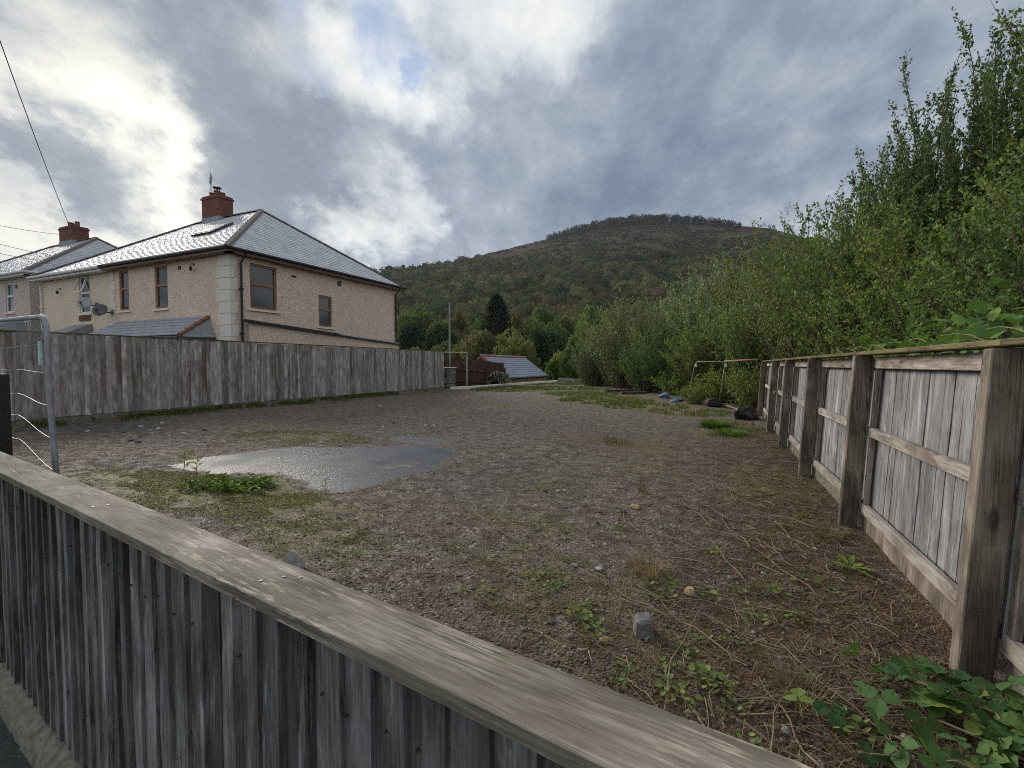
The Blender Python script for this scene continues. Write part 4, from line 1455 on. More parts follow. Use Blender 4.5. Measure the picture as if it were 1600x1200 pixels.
# stone pier at the end of the plank fence
t = empty('stone_pier', (-12.62, 19.95, 0), 'dark stacked stone pier at the end of the plank fence', 'pier')
z = -.1
k = 0
while z < 1.0:
    h_ = random.uniform(.13, .2)
    for s in (-1, 1):
        sp = random.uniform(-.06, .06)
        m = MB()
        x0, x1 = (-.27, sp - .006) if s < 0 else (sp + .006, .27)
        m.box(x0 + random.uniform(-.02, .02), x1 + random.uniform(-.02, .02), -.25 + random.uniform(-.03, .03), .25, z, z + h_ - .012)
        link('stone', m.mesh('stone', M['stone_wall'], bevel=.02), t)
    z += h_
    k += 1
m = MB()
m.box(-.33, .30, -.3, .3, z, z + .05)
link('coping', m.mesh('coping', M['sill'], bevel=.01), t)

m = MB()
m.tube([(0, 0, -.4), (0, 0, 4.4)], [.05, .042], 8)
tag(m.build('thin_pole', M['galv'], loc=(-13.2, 21.0, 0)), 'tall thin grey pole rising beyond the plank fence end', 'pole')
t = empty('old_frame', (-12.18, 21.0, 0), 'weathered post with a thin crossbar in front of the brown fence', 'frame')
m = MB()
m.box(-.04, .04, -.04, .04, -.2, 1.84)
link('upright', m.mesh('upright', M['wood_left']), t)
m = MB()
m.bar((.06, 0, 1.82), (-1.25, -.1, 1.86), .05, .05)
link('crossbar', m.mesh('crossbar', M['wood_left']), t)

# kerb at the far edge
KB = [(-12.3, 19.6), (-11.85, 20.4), (-11.7, 23), (-11.55, 25.3), (-11.2, 28.3), (-10.85, 31.2)]
t = empty('far_kerb', (-11.5, 25, 0), 'low pale kerb along the far left edge of the gravel', 'kerb')
for a_, b_ in zip(KB[:-1], KB[1:]):
    Lk = math.hypot(b_[0] - a_[0], b_[1] - a_[1])
    nk = max(1, round(Lk / .9))
    for k in range(nk):
        p0 = Vector((*a_, 0)).lerp(Vector((*b_, 0)), k / nk) - t.location
        p1 = Vector((*a_, 0)).lerp(Vector((*b_, 0)), (k + .985) / nk) - t.location
        m = MB()
        m.bar(p0 + Vector((0, 0, .02)), p1 + Vector((0, 0, .02)), .16, .22)
        link('kerb_stone', m.mesh('kerb_stone', M['sill'], bevel=.015), t)
t = empty('far_wall', (-8.5, 29.5, 0), 'low dark stone wall at the far end under the bushes', 'wall')
for k in range(14):
    p0 = Vector((-10.75, 31.3, 0)).lerp(Vector((-5.6, 28.0, 0)), k / 14) - t.location
    p1 = Vector((-10.75, 31.3, 0)).lerp(Vector((-5.6, 28.0, 0)), (k + .97) / 14) - t.location
    m = MB()
    hh = .32 + random.uniform(-.05, .05)
    m.bar(p0 + Vector((0, 0, hh / 2 - .05)), p1 + Vector((0, 0, hh / 2 - .05)), .3, hh)
    link('stone', m.mesh('stone', M['stone_wall'], bevel=.03), t)

# temporary frame on the right and its bits
t = empty('tube_frame_panel', (-.3, 15.4, 0), 'leaning galvanised tube frame between the bushes and the right fence', 'fence frame')
m = MB()
o_ = Vector(t.location)
m.tube([Vector(p) - o_ for p in ((-1.3, 17.25, -.05), (-1.12, 17.1, .9), (-1.06, 17.05, 1.22), (-1.0, 17.0, 1.29), (-.9, 16.9, 1.305), (-.12, 15.4, 1.29))], .017, 8)
link('tube', m.mesh('tube', M['galv_dull'], True), t)
m = MB()
m.tube([Vector(p) - o_ for p in ((-.29, 15.42, -.05), (-.17, 15.35, .85), (-.10, 15.3, 1.33))], .019, 8)
link('upright', m.mesh('upright', M['galv_dull'], True), t)
m = MB()
m.tube([Vector(p) - o_ for p in ((-.14, 15.36, 1.31), (.58, 12.25, 1.325))], .022, 8)
link('top_tube', m.mesh('top_tube', M['rust'], True), t)
m = MB()
m.tube([Vector(p) - o_ for p in ((-.25, 15.2, .06), (.54, 12.3, .05))], .024, 8)
link('bottom_tube', m.mesh('bottom_tube', M['rust'], True), t)
for k in range(2):
    m = MB()
    c = Vector(((-1.04, 17.0, 1.18), (-.11, 15.33, 1.18))[k]) - o_
    m.box(c.x - .04, c.x + .04, c.y - .04, c.y + .03, c.z - .05, c.z + .05)
    link('clamp', m.mesh('clamp', M['white_pvc']), t)


def lump(name, loc, sx, sy, sz, mat, label, cat, seed, sub=3, rough=.35, group=None):
    bm = bmesh.new()
    bmesh.ops.create_icosphere(bm, subdivisions=sub, radius=1)
    r_ = np.random.default_rng(seed)
    dirs = r_.normal(size=(26, 3))
    dirs /= np.linalg.norm(dirs, axis=1)[:, None]
    am = r_.uniform(-1, 1, 26)
    for v in bm.verts:
        c = np.array(v.co)
        s = 1 + rough * float(np.sum(am * np.clip(dirs @ c - .72, 0, 1) * 3))
        v.co = Vector(c * s)
        v.co.x *= sx
        v.co.y *= sy
        v.co.z = max(v.co.z, -.35) * sz
    me = bpy.data.meshes.new(name)
    bm.to_mesh(me)
    bm.free()
    me.materials.append(mat)
    o = link(name, me, None, loc, (0, 0, r_.uniform(0, 6)))
    return tag(o, label, cat, group)


lump('blue_sheet', (-1.55, 16.6, .02), .32, .18, .08, M['tarp'], 'crumpled blue plastic sheet by the foot of the tube frame', 'sheet', 3, 3, .8)
lump('blue_sheet', (-2.15, 17.9, .03), .24, .16, .08, M['tarp'], 'smaller blue plastic scrap farther back under the bushes', 'sheet', 5, 3, .8)
lump('black_bag', (.38, 11.5, .07), .22, .2, .2, M['bag'], 'black rubbish bag lying by the last post of the right fence', 'bag', 8, 3, .55)
t = empty('frame_foot', (-.38, 14.75, 0), 'black block foot under the tube frame upright', 'block')
m = MB()
m.box(-.2, .2, -.13, .13, .0, .16)
m.box(-.14, .14, -.09, .09, .162, .2)
link('block', m.mesh('block', M['bag'], bevel=.03), t)
m = MB()
m.box(-.07, .07, -.07, .07, .2, .25)
link('socket', m.mesh('socket', M['dark_metal'], bevel=.01), t)
for (x_, y_, L_, rz_, lab) in ((-3.55, 19.6, 1.1, .6, 'dark weathered timber baulk lying at the edge of the bushes'), (-4.4, 20.9, 1.6, .9, 'long pale plank on the brown earth before the bushes')):
    m = MB()
    m.box(-L_ / 2, L_ / 2, -.08, .08, .0, .11)
    m.v = [(a, b + .02 * math.sin(a * 3), c) for a, b, c in m.v]
    o = m.build('timber', M['wood_grey_bar'], bevel=.01, loc=(x_, y_, .0))
    o.rotation_euler[2] = rz_
    tag(o, lab, 'timber')


# ================================================================== VEGETATION
def nrm(a):
    return a / np.maximum(np.linalg.norm(a, axis=-1, keepdims=True), 1e-9)


def leaf_quads(P, D_, L, Wd, g, fold=.25):
    """P base points, D_ directions, L lengths, Wd widths"""
    n = len(P)
    S = nrm(np.cross(D_, g.normal(size=(n, 3))))
    N = np.cross(S, D_)
    mid = P + D_ * (L * .48)[:, None]
    V = np.stack([P, mid + S * (Wd / 2)[:, None] + N * (Wd * fold)[:, None], P + D_ * L[:, None] - N * (L * .12)[:, None], mid - S * (Wd / 2)[:, None] + N * (Wd * fold)[:, None]], 1)
    return V.reshape(-1, 3), np.arange(n * 4).reshape(n, 4)


def tubes_np(paths, radii, k=4):
    VV, FF, b = [], [], 0
    for P, r in zip(paths, radii):
        P = np.asarray(P)
        T = nrm(np.gradient(P, axis=0))
        S = nrm(np.cross(T, np.array([.31, .17, .93]) + .001))
        Q = np.cross(T, S)
        a = np.arange(k) * 2 * np.pi / k
        ring = P[:, None] + (S[:, None] * np.cos(a)[None, :, None] + Q[:, None] * np.sin(a)[None, :, None]) * np.asarray(r)[:, None, None]
        n = len(P)
        VV.append(ring.reshape(-1, 3))
        i, j = np.meshgrid(np.arange(n - 1), np.arange(k), indexing='ij')
        FF.append(np.stack([i * k + j, i * k + (j + 1) % k, (i + 1) * k + (j + 1) % k, (i + 1) * k + j], -1).reshape(-1, 4) + b)
        b += n * k
    return np.concatenate(VV), np.concatenate(FF)


def bush_meshes(name, seed, H, Rr, n_st, n_tw, tw_len, lL, lW, gap, pal, upright=.5, start=.3, dome=.75, stem_r=.03, leafmat='leaf_near', barkmat='bark', spread0=.25, flop=0.0, topheavy=0.0):
    g = np.random.default_rng(seed)
    pal = np.array(pal)
    paths, radii, LP, LD, LL, LC = [], [], [], [], [], []
    for i in range(n_st):
        ph = g.uniform(0, 2 * np.pi)
        rho = Rr * np.sqrt(g.uniform(.0, 1))
        zt = H * np.sqrt(max(.05, 1 - dome * (rho / Rr) ** 2)) * g.uniform(.74, 1.04)
        b0 = np.array([np.cos(ph), np.sin(ph), 0]) * rho * spread0 + np.append(g.normal(0, .08, 2), -.15)
        tip = np.array([np.cos(ph) * rho, np.sin(ph) * rho, zt])
        midp = b0 * .55 + tip * .45
        midp[2] = zt * (.62 + flop)
        t = np.linspace(0, 1, 9)[:, None]
        P = (1 - t) ** 2 * b0 + 2 * t * (1 - t) * midp + t ** 2 * tip
        P += np.cumsum(g.normal(0, .025, P.shape), 0) * (H / 5)
        r = stem_r * g.uniform(.6, 1.2) * (1 - .88 * t[:, 0])
        paths.append(P)
        radii.append(r)
        tone = g.uniform(0, 1)
        for ts in np.linspace(start, 1.0, n_tw):
            s = min(max(ts + g.normal(0, .03), 0.02), 1)
            f = s * 8
            a = min(int(f), 7)
            p = P[a] + (P[a + 1] - P[a]) * (f - a)
            tg = P[a + 1] - P[a]
            tg = tg / np.linalg.norm(tg)
            rnd = g.normal(size=3)
            rnd[2] = abs(rnd[2]) * .5
            d = tg * upright + rnd / np.linalg.norm(rnd) * (1 - upright)
            d[2] += .15 * upright
            d /= np.linalg.norm(d)
            ln = tw_len * g.uniform(.45, 1.25) * (1.15 - .5 * s)
            tt = np.linspace(0, 1, 4)[:, None]
            Q = p + d * ln * tt + np.array([0, 0, 1]) * (tt ** 2) * ln * (.25 * upright - flop * .4)
            if g.uniform() < .6:
                paths.append(Q)
                radii.append(stem_r * .16 * (1.1 - tt[:, 0]))
            m = max(2, int(ln / gap))
            u = np.sort(g.uniform(.05, 1.0, m))
            LP.append(p + d * (ln * u)[:, None] + np.array([0, 0, 1]) * (u ** 2 * ln * (.25 * upright - flop * .4))[:, None] + g.normal(0, lL * .25, (m, 3)))
            LD.append(nrm(d * (.45 + .4 * upright) + g.normal(0, .62, (m, 3)) + np.array([0, 0, .12])))
            LL.append(lL * g.uniform(.6, 1.25, m))
            k = np.clip(tone * .6 + g.uniform(0, .4) + g.normal(0, .12, m), 0, .999) * (len(pal) - 1)
            k0 = k.astype(int)
            LC.append((pal[k0] * (1 - (k - k0))[:, None] + pal[k0 + 1] * (k - k0)[:, None]) * g.uniform(.75, 1.25, (m, 1)))
    Vs, Fs = tubes_np(paths, radii)
    P, Dr, L, C = map(np.concatenate, (LP, LD, LL, LC))
    V, F = leaf_quads(P, Dr, L, L * (lW / lL) * g.uniform(.8, 1.2, len(L)), g)
    return np_mesh(name + '_stems', Vs, Fs, M[barkmat], None, True), np_mesh(name + '_foliage', V, F, M[leafmat], np.repeat(C, 4, 0))


OLIVE = [(.075, .095, .035), (.115, .135, .048), (.165, .18, .07)]
LEAFG = [(.048, .082, .026), (.085, .128, .038), (.135, .175, .052)]
YELLG = [(.10, .115, .03), (.16, .17, .042), (.25, .22, .05)]
DARKG = [(.032, .052, .024), (.052, .078, .032), (.08, .11, .04)]
WILLO = [(.095, .108, .05), (.15, .162, .074), (.21, .22, .105)]
BROWG = [(.075, .07, .035), (.10, .10, .046), (.115, .125, .05)]

BUSH = {
    'willow': bush_meshes('willow', 1, 4.6, 2.3, 95, 13, .75, .13, .042, .042, WILLO, .62, .12, .72, .035),
    'sallow': bush_meshes('sallow', 2, 4.4, 2.2, 95, 15, .70, .085, .042, .034, OLIVE, .5, .10, .7, .035),
    'leafy': bush_meshes('leafy', 3, 4.2, 2.2, 95, 15, .70, .085, .048, .033, LEAFG + [(.16, .17, .045)], .42, .08, .7, .032),
    'yellow': bush_meshes('yellow', 4, 4.2, 2.0, 95, 15, .7, .08, .046, .033, [(.10, .115, .034)] + LEAFG[1:2] + OLIVE[1:], .45, .08, .7, .03),
    'sapling': bush_meshes('sapling', 5, 6.6, 1.9, 38, 48, .62, .070, .034, .026, LEAFG[:2] + OLIVE[:2], .74, .12, .78, .040, spread0=.4),
    'sapling_b': bush_meshes('sapling_b', 6, 6.2, 1.6, 30, 48, .64, .070, .034, .026, OLIVE[:2] + LEAFG[:2], .70, .10, .8, .042, spread0=.4),
    'nearleafy': bush_meshes('nearleafy', 7, 3.4, 1.7, 95, 18, .55, .058, .034, .020, LEAFG + YELLG[:2], .42, .08, .7, .022),
    'bramble': bush_meshes('bramble', 8, 1.35, 1.5, 60, 10, .35, .10, .068, .05, LEAFG + [(.15, .17, .05)], .25, .1, .7, .010, leafmat='bramble', flop=.25),
}
BUSHES = [
    # kind, x, y, z, scale, zscale, rot, label
    ('willow', -6.9, 26.2, -.15, .66, .66, 0.4, 'small pale willow bush at the far end of the gravel, leftmost of the bushes'),
    ('willow', -4.9, 24.9, -.1, 1.0, 1.02, 1.9, 'rounded pale green willow bush at the far end beside the smallest one'),
    ('sallow', -2.6, 23.2, -.1, .95, .98, 2.4, 'olive green bush behind the blue sheet, right of the rounded willow'),
    ('leafy', -3.3, 21.2, -.1, .62, .56, .7, 'low leafy green bush in front of the tall willows'),
    ('willow', -.5, 22.6, .1, 1.1, 1.22, 3.6, 'tall willow bush above the blue sheet'),
    ('leafy', -.9, 19.6, .0, .74, .72, 5.0, 'bright green leafy bush behind the left leg of the tube frame'),
    ('yellow', .9, 17.4, .1, .90, .95, 1.1, 'yellowish green bush between the two legs of the tube frame'),
    ('sallow', 1.7, 20.6, .2, 1.2, 1.42, 4.2, 'tall olive bush standing behind the yellowish bush'),
    ('yellow', 2.0, 14.5, .2, 1.0, 1.12, 2.9, 'yellow flecked bush just past the end of the right fence'),
    ('sallow', 3.4, 17.0, .5, 1.15, 1.3, .2, 'tall olive bush behind the end of the right fence'),
    ('leafy', 2.6, 11.4, .3, .95, 1.02, 1.5, 'green leafy bush behind the farthest fence panels'),
    ('sapling_b', 3.1, 13.4, .4, .86, .84, 2.0, 'short slender sapling, leftmost against the sky'),
    ('sapling', 3.6, 12.0, .4, 1.0, .96, 3.3, 'slender sapling with upright shoots left of the tallest one'),
    ('sapling', 3.9, 10.9, .5, 1.0, 1.04, .5, 'tall sapling with feathery upright shoots above the right fence'),
    ('sapling_b', 5.0, 12.6, .6, 1.1, 1.12, 1.2, 'tall sapling filling the gap behind the feathery one'),
    ('sapling_b', 5.1, 9.9, .6, 1.2, 1.22, 4.4, 'tallest dark sapling at the right edge of the picture'),
    ('sapling', 5.5, 11.2, .7, 1.1, 1.12, 5.2, 'tall sapling standing behind the one at the right edge'),
    ('sapling', 6.2, 9.2, .8, 1.35, 1.32, 1.7, 'highest leafy sapling crown cut by the right edge'),
    ('sapling_b', 6.4, 12.8, .8, 1.3, 1.25, 3.9, 'sapling in the thicket behind the highest one'),
    ('sapling', 4.7, 8.4, .5, .9, .86, 2.7, 'nearer sapling rising at the right edge over the leafy bush'),
    ('sallow', 4.3, 12.6, .5, 1.1, 1.25, 2.2, 'olive thicket bush under the saplings'),
    ('nearleafy', 3.0, 8.8, .25, 1.05, 1.0, .9, 'green bush close behind the middle of the right fence'),
    ('nearleafy', 3.3, 6.6, .3, .95, .92, 2.6, 'leafy bush behind the near panels of the right fence'),
    ('nearleafy', 4.6, 7.8, .5, 1.25, 1.15, 4.0, 'big leafy bush at the right edge below the tall sapling'),
    ('bramble', -6.3, 27.4, -.05, .8, .55, .3, 'low bramble spilling over the far stone wall'),
    ('bramble', -8.2, 30.0, -.3, .9, .55, 1.3, 'low green bramble on the far stone wall by the shed'),
    ('bramble', -1.9, 19.8, -.05, .8, .75, 2.1, 'bramble thicket behind the dark timber'),
    ('bramble', -.1, 16.6, -.05, .75, .85, 3.3, 'bramble thicket behind the upright of the tube frame'),
    ('bramble', .55, 14.2, -.05, .62, .9, 4.6, 'bramble thicket between the tube frame and the right fence'),
    ('bramble', -.95, 15.7, -.05, .42, .5, 5.3, 'small green bramble beside the black block foot'),
    ('bramble', 1.9, 8.9, .1, .75, 1.0, .9, 'bramble showing above the far half of the right fence'),
]
for kind, x, y, z, sc, sz, rz, lab in BUSHES:
    t = empty('bramble_bush' if kind == 'bramble' else ('sapling_tree' if 'sapling' in kind else 'bush'), (x, y, z), lab, 'bramble' if kind == 'bramble' else ('tree' if 'sapling' in kind else 'bush'),
              'bushes and saplings along the right side', rz)
    t.scale = (sc, sc, sz)
    a, b = BUSH[kind]
    link('trunk' if 'sapling' in kind else 'stems', a, t)
    link('crown' if 'sapling' in kind else 'foliage', b, t)

# pale flowering bush by the kerb
a, b = bush_meshes('flowering', 12, .75, .8, 40, 9, .25, .085, .05, .04, DARKG + [(.12, .16, .08)], .35, .1, .7, .008)
t = empty('flowering_bush', (-12.0, 24.1, .05), 'low dark bush with white blossom beside the far kerb', 'bush')
link('stems', a, t)
link('foliage', b, t)
g = np.random.default_rng(3)
P = g.normal(size=(260, 3))
P = nrm(P) * np.array([.8, .8, .7])
P[:, 2] = np.abs(P[:, 2]) + .05
V, F = leaf_quads(P, nrm(g.normal(size=P.shape) + [0, 0, .4]), np.full(260, .06), np.full(260, .05), g)
link('blossom', np_mesh('blossom', V, F, M['bramble'], np.full((len(V), 3), .55)), t)


# ---- single trees in the valley
def crown_mesh(name, seed, n, size, pal, shape, clumps=26, leafmat='leaf_mid'):
    """unit crown: height 1, radius .5"""
    g = np.random.default_rng(seed)
    pal = np.array(pal)
    if shape == 'cone':
        h = g.uniform(0, 1, n) ** 1.25
        ph = g.uniform(0, 2 * np.pi, n)
        tier = 1 + .16 * np.sin(h * 46 + 1.7 * np.sin(ph * 3))
        rr = .5 * (1 - h) ** .5 * np.sqrt(g.uniform(.25, 1, n)) * tier * np.minimum(1, .55 + h * 6)
        P = np.stack([rr * np.cos(ph), rr * np.sin(ph), .04 + h * .96], -1)
        Dr = nrm(np.stack([np.cos(ph), np.sin(ph), -.25 + 0 * ph], -1) + g.normal(0, .45, (n, 3)))
        tone = g.uniform(0, 1, n)
    else:
        c = g.normal(size=(clumps, 3))
        c = nrm(c) * (g.uniform(.35, 1, (clumps, 1)) ** .5) * np.array([.36, .36, .34])
        c[:, 2] = c[:, 2] + .58
        if shape == 'loose':
            c *= np.array([1, 1, 1.05])
        cr = g.uniform(.11, .19, clumps)
        k = g.integers(0, clumps, n)
        d = nrm(g.normal(size=(n, 3)))
        P = c[k] + d * (cr[k] * g.uniform(.55, 1.05, n) ** .5)[:, None]
        low = P[:, 2] < .12
        P[low, 2] = .12 + g.uniform(0, .1, low.sum())
        Dr = nrm(d + g.normal(0, .6, (n, 3)) + [0, 0, .2])
        tone = np.clip(g.uniform(0, 1, clumps)[k] * .7 + g.uniform(0, .3, n), 0, .999)
    kk = tone * (len(pal) - 1) * .999
    k0 = kk.astype(int)
    C = (pal[k0] * (1 - (kk - k0))[:, None] + pal[k0 + 1] * (kk - k0)[:, None]) * g.uniform(.75, 1.25, (n, 1))
    L = size * g.uniform(.6, 1.3, n)
    V, F = leaf_quads(P, Dr, L, L * .62, g)
    return np_mesh(name, V, F, M[leafmat], np.repeat(C, 4, 0))


def trunk_mesh(name, seed, conifer=False):
    g = np.random.default_rng(seed)
    t = np.linspace(0, 1, 6)
    paths = [np.stack([g.normal(0, .008, 6).cumsum(), g.normal(0, .008, 6).cumsum(), -.08 + t * (1.0 if conifer else .62)], -1)]
    rad = [.028 * (1 - .85 * t)]
    for k in range(7):
        a = g.uniform(0, 6.28)
        z = g.uniform(.15, .45)
        L = g.uniform(.2, .42)
        s = np.linspace(0, 1, 5)
        paths.append(np.stack([np.cos(a) * L * s, np.sin(a) * L * s, z + L * .8 * s ** 1.2], -1))
        rad.append(.012 * (1 - .8 * s))
    V, F = tubes_np(paths, rad, 5)
    return np_mesh(name, V, F, M['bark'], None, True)


TREEK = {
    'round_light': (crown_mesh('crown', 41, 6500, .055, OLIVE[:2] + YELLG[:1], 'round'), trunk_mesh('trunk', 1)),
    'round_dark': (crown_mesh('crown', 42, 7500, .050, DARKG, 'round', 34), trunk_mesh('trunk', 2)),
    'round_green': (crown_mesh('crown', 43, 6500, .052, LEAFG, 'round', 28), trunk_mesh('trunk', 3)),
    'brown': (crown_mesh('crown', 44, 5500, .052, BROWG, 'loose', 24), trunk_mesh('trunk', 4)),
    'conifer': (crown_mesh('crown', 45, 9000, .052, [(.016, .030, .02), (.028, .046, .028), (.042, .062, .034)], 'cone'), trunk_mesh('trunk', 5, True)),
}
TREES = [
    # kind, x, y, z top, width, height, label
    ('round_light', -60.4, 82.9, 13.1, 10.5, 13, 'broad pale green tree just right of the tan house'),
    ('round_dark', -52.6, 69.9, 9.6, 5.4, 12, 'dark green tree beside the corner of the tan house'),
    ('round_dark', -47.6, 72.1, 9.4, 5.6, 12, 'dark tree directly left of the tall thin pole'),
    ('brown', -62.9, 103.8, 14.0, 6.0, 12, 'small yellowish tree behind the tall thin pole'),
    ('conifer', -42.8, 85.6, 15.2, 8.2, 15, 'big dark conifer rising above the valley trees'),
    ('round_light', -53.6, 97.0, 11.2, 4.4, 10, 'small pale tree left of the big dark conifer'),
    ('round_green', -30.9, 52.0, 4.0, 4.0, 7, 'small green tree right of the tall thin pole above the brown fence'),
    ('brown', -23.7, 44.3, 4.2, 5.2, 7.5, 'brownish bushy tree above the left end of the shed roof'),
    ('round_light', -18.4, 41.2, 3.7, 4.8, 7, 'pale green tree behind the middle of the shed roof'),
    ('round_dark', -19.7, 51.7, 6.0, 5.4, 9.5, 'dark rounded tree behind the right end of the shed'),
    ('round_green', -12.7, 40.5, 3.6, 3.6, 7, 'fresh green tree between the shed and the willow bushes'),
    ('round_green', -47.9, 121.9, 16.6, 9.5, 13, 'green tree on the lower hill right of the big conifer'),
    ('round_light', -49.5, 110.0, 14.4, 4.6, 12, 'slim pale tree close to the right of the big conifer'),
    ('brown', -25.5, 76.7, 8.4, 7.0, 11, 'brownish tree behind the dark rounded tree'),
    ('round_green', -18.6, 68.9, 9.6, 6.6, 12, 'green tree left of the top of the rounded willow'),
    ('brown', -38.9, 92.7, 10.0, 9.0, 12, 'wide brownish tree below the hill right of the conifer'),
    ('round_dark', -34.0, 60.0, 3.4, 6.5, 7, 'low dark tree behind the brown fence'),
    ('round_green', -15.5, 46.5, 2.6, 5.0, 7, 'low green tree directly right of the shed roof'),
    ('round_dark', -10.0, 44.0, 4.6, 4.6, 8, 'dark green tree close behind the willow bushes'),
    ('round_light', -42.0, 66.0, 4.6, 7.5, 8, 'pale low tree behind the end of the plank fence'),
    ('round_green', -40.0, 74.0, 7.0, 8.0, 10, 'green tree filling the valley below the big conifer'),
    ('round_light', -31.0, 66.0, 6.2, 7.5, 10, 'soft green tree right below the big conifer'),
    ('round_green', -28.0, 58.0, 4.6, 6.0, 9, 'mid green tree above the shed ridge'),
    ('round_green', -22.0, 62.0, 6.6, 6.5, 10, 'mid green tree between the dark rounded tree and the hill'),
    ('round_light', -14.0, 58.0, 6.8, 6.0, 10, 'soft green tree showing left of the rounded willow'),
    ('round_green', -52.0, 80.0, 9.0, 8.5, 11, 'mid green tree left of the thin pole'),
    ('round_light', -34.0, 84.0, 9.4, 9.0, 11, 'soft pale tree right of the conifer on the valley side'),
    ('round_green', -44.0, 60.0, 3.6, 6.0, 8, 'green tree top just over the end of the plank fence'),
]
for kind, x, y, zt_, wd, h_, lab in TREES:
    t = empty('conifer_tree' if kind == 'conifer' else 'tree', (x, y, zt_ - h_), lab, 'tree', 'single trees in the valley', (x * 7.3) % 6.28)
    t.scale = (wd, wd, h_)
    c, tr = TREEK[kind]
    link('trunk', tr, t)
    link('crown', c, t)

# ---- woodland on the hill: reads as one mass
def blob_arrays(seed, n_leaf, ico_sub, size, squash=.8):
    g = np.random.default_rng(seed)
    bm = bmesh.new()
    bmesh.ops.create_icosphere(bm, subdivisions=ico_sub, radius=.44)
    V = np.array([v.co[:] for v in bm.verts])
    F = np.array([[v.index for v in f.verts] for f in bm.faces])
    bm.free()
    dirs = nrm(g.normal(size=(22, 3)))
    am = g.uniform(.1, .3, 22)
    s = 1 + np.sum(am * np.clip(nrm(V) @ dirs.T - .70, 0, 1) * 3.0, 1) - .12
    V = V * s[:, None]
    d = nrm(g.normal(size=(n_leaf, 3)))
    s2 = 1 + np.sum(am * np.clip(d @ dirs.T - .70, 0, 1) * 3.0, 1) - .10
    P = d * (.44 * s2 * g.uniform(.94, 1.08, n_leaf))[:, None]
    Dr = nrm(d + g.normal(0, .7, d.shape))
    S = nrm(np.cross(Dr, g.normal(size=d.shape)))
    L = size * g.uniform(.6, 1.3, n_leaf)
    LV = np.stack([P - S * (L * .45)[:, None], P + S * (L * .45)[:, None], P + Dr * L[:, None]], 1).reshape(-1, 3)
    LF_ = np.arange(n_leaf * 3).reshape(-1, 3) + len(V)
    A = np.concatenate([V, LV])
    A[:, 2] = A[:, 2] * squash
    tone = np.concatenate([np.full(len(V), .8), np.repeat(g.uniform(.7, 1.35, n_leaf), 3)])
    return A, np.concatenate([F, LF_]), tone


LOD = [[blob_arrays(60 + i, 420, 2, .085) for i in range(4)], [blob_arrays(70 + i, 150, 2, .12) for i in range(4)], [blob_arrays(80 + i, 50, 1, .2) for i in range(4)]]
HP = np.array([(.036, .044, .022), (.055, .062, .028), (.085, .08, .034), (.075, .060, .034), (.046, .060, .026), (.095, .098, .038)])


def scatter_blobs(name, label, pts, diam, tall, colf, seed, lodf):
    g = np.random.default_rng(seed)
    VV, FF, CC, b = [], [], [], 0
    for (x, y, z), dm, th, c in zip(pts, diam, tall, colf):
        A, F, tn = LOD[lodf(math.hypot(x, y))][g.integers(4)]
        a = g.uniform(0, 6.28)
        ca, sa = math.cos(a), math.sin(a)
        V = np.stack([(A[:, 0] * ca - A[:, 1] * sa) * dm + x, (A[:, 0] * sa + A[:, 1] * ca) * dm + y, A[:, 2] * th / .8 + z + th * .30], -1)
        VV.append(V)
        FF.append(F + b)
        CC.append(tn[:, None] * c)
        b += len(V)
    o = link(name, np_mesh(name, np.concatenate(VV), np.concatenate(FF), M['leaf_hill'], np.concatenate(CC)))
    tag(o, label, 'woodland', kind='stuff')


def hill_points(n, r0, r1, seed, cell):
    g = np.random.default_rng(seed)
    az = g.uniform(-52, 16, n * 3)
    r = np.sqrt(g.uniform(r0 ** 2, r1 ** 2, n * 3))
    x, y = r * np.sin(np.radians(az)), r * np.cos(np.radians(az))
    key = np.round(x / cell).astype(int) * 100003 + np.round(y / cell).astype(int)
    _, idx = np.unique(key, return_index=True)
    g.shuffle(idx)
    idx = idx[:n]
    return az[idx], r[idx], x[idx], y[idx]


az, r, x, y = hill_points(4000, 118, 880, 5, 8.0)
rt = np.interp(az, HT[:, 0], HT[:, 2])
tt = r / rt
dens = fbm(x / 120, y / 120, 44)
lim = np.interp(az, [-52, -33, -22, -13], [1.02, 1.02, .82, .63]) + np.where(az < -33, 0, (dens - .5) * .4)
ok = tt < lim
az, r, x, y = az[ok], r[ok], x[ok], y[ok]
z = terrain_z(az, r)
g = np.random.default_rng(8)
n = len(x)
dm = g.uniform(10, 18, n) * np.clip(1.12 - .35 * (r / 700), .6, 1.1)
th = dm * g.uniform(.7, 1.0, n)
zone = fbm(x / 60, y / 60, 51)
ci = np.clip(((zone - .25) * 2 * 6).astype(int) + g.integers(-1, 2, n), 0, 5)
col = HP[ci] * g.uniform(.5, 1.4, (n, 1))
near = r < 210
col[near] = col[near] * 1.12 + np.array([.004, .012, 0])
scatter_blobs('hill_woodland', 'mixed green and brown woodland covering the lower hill', np.stack([x, y, z], -1), dm, th, col, 3, lambda q: 0 if q < 270 else (1 if q < 520 else 2))

az, r, x, y = hill_points(9000, 420, 1085, 6, 4.5)
rt = np.interp(az, HT[:, 0], HT[:, 2])
tt = r / rt
dens = fbm(x / 50, y / 50, 47)
ok = (tt > .45) & (tt < .985) & (az > -37) & (dens > .28 + (tt - .5) * .36)
az, r, x, y, tt = az[ok], r[ok], x[ok], y[ok], tt[ok]
z = terrain_z(az, r)
n = len(x)
dm = g.uniform(4, 9, n) * (1.3 - .6 * tt)
col = HP[g.integers(0, 5, n)] * g.uniform(.65, 1.05, (n, 1))
scatter_blobs('hill_scrub', 'scattered dark scrub on the brown upper hill', np.stack([x, y, z - .6], -1), dm, dm * .62, col, 4, lambda q: 2)

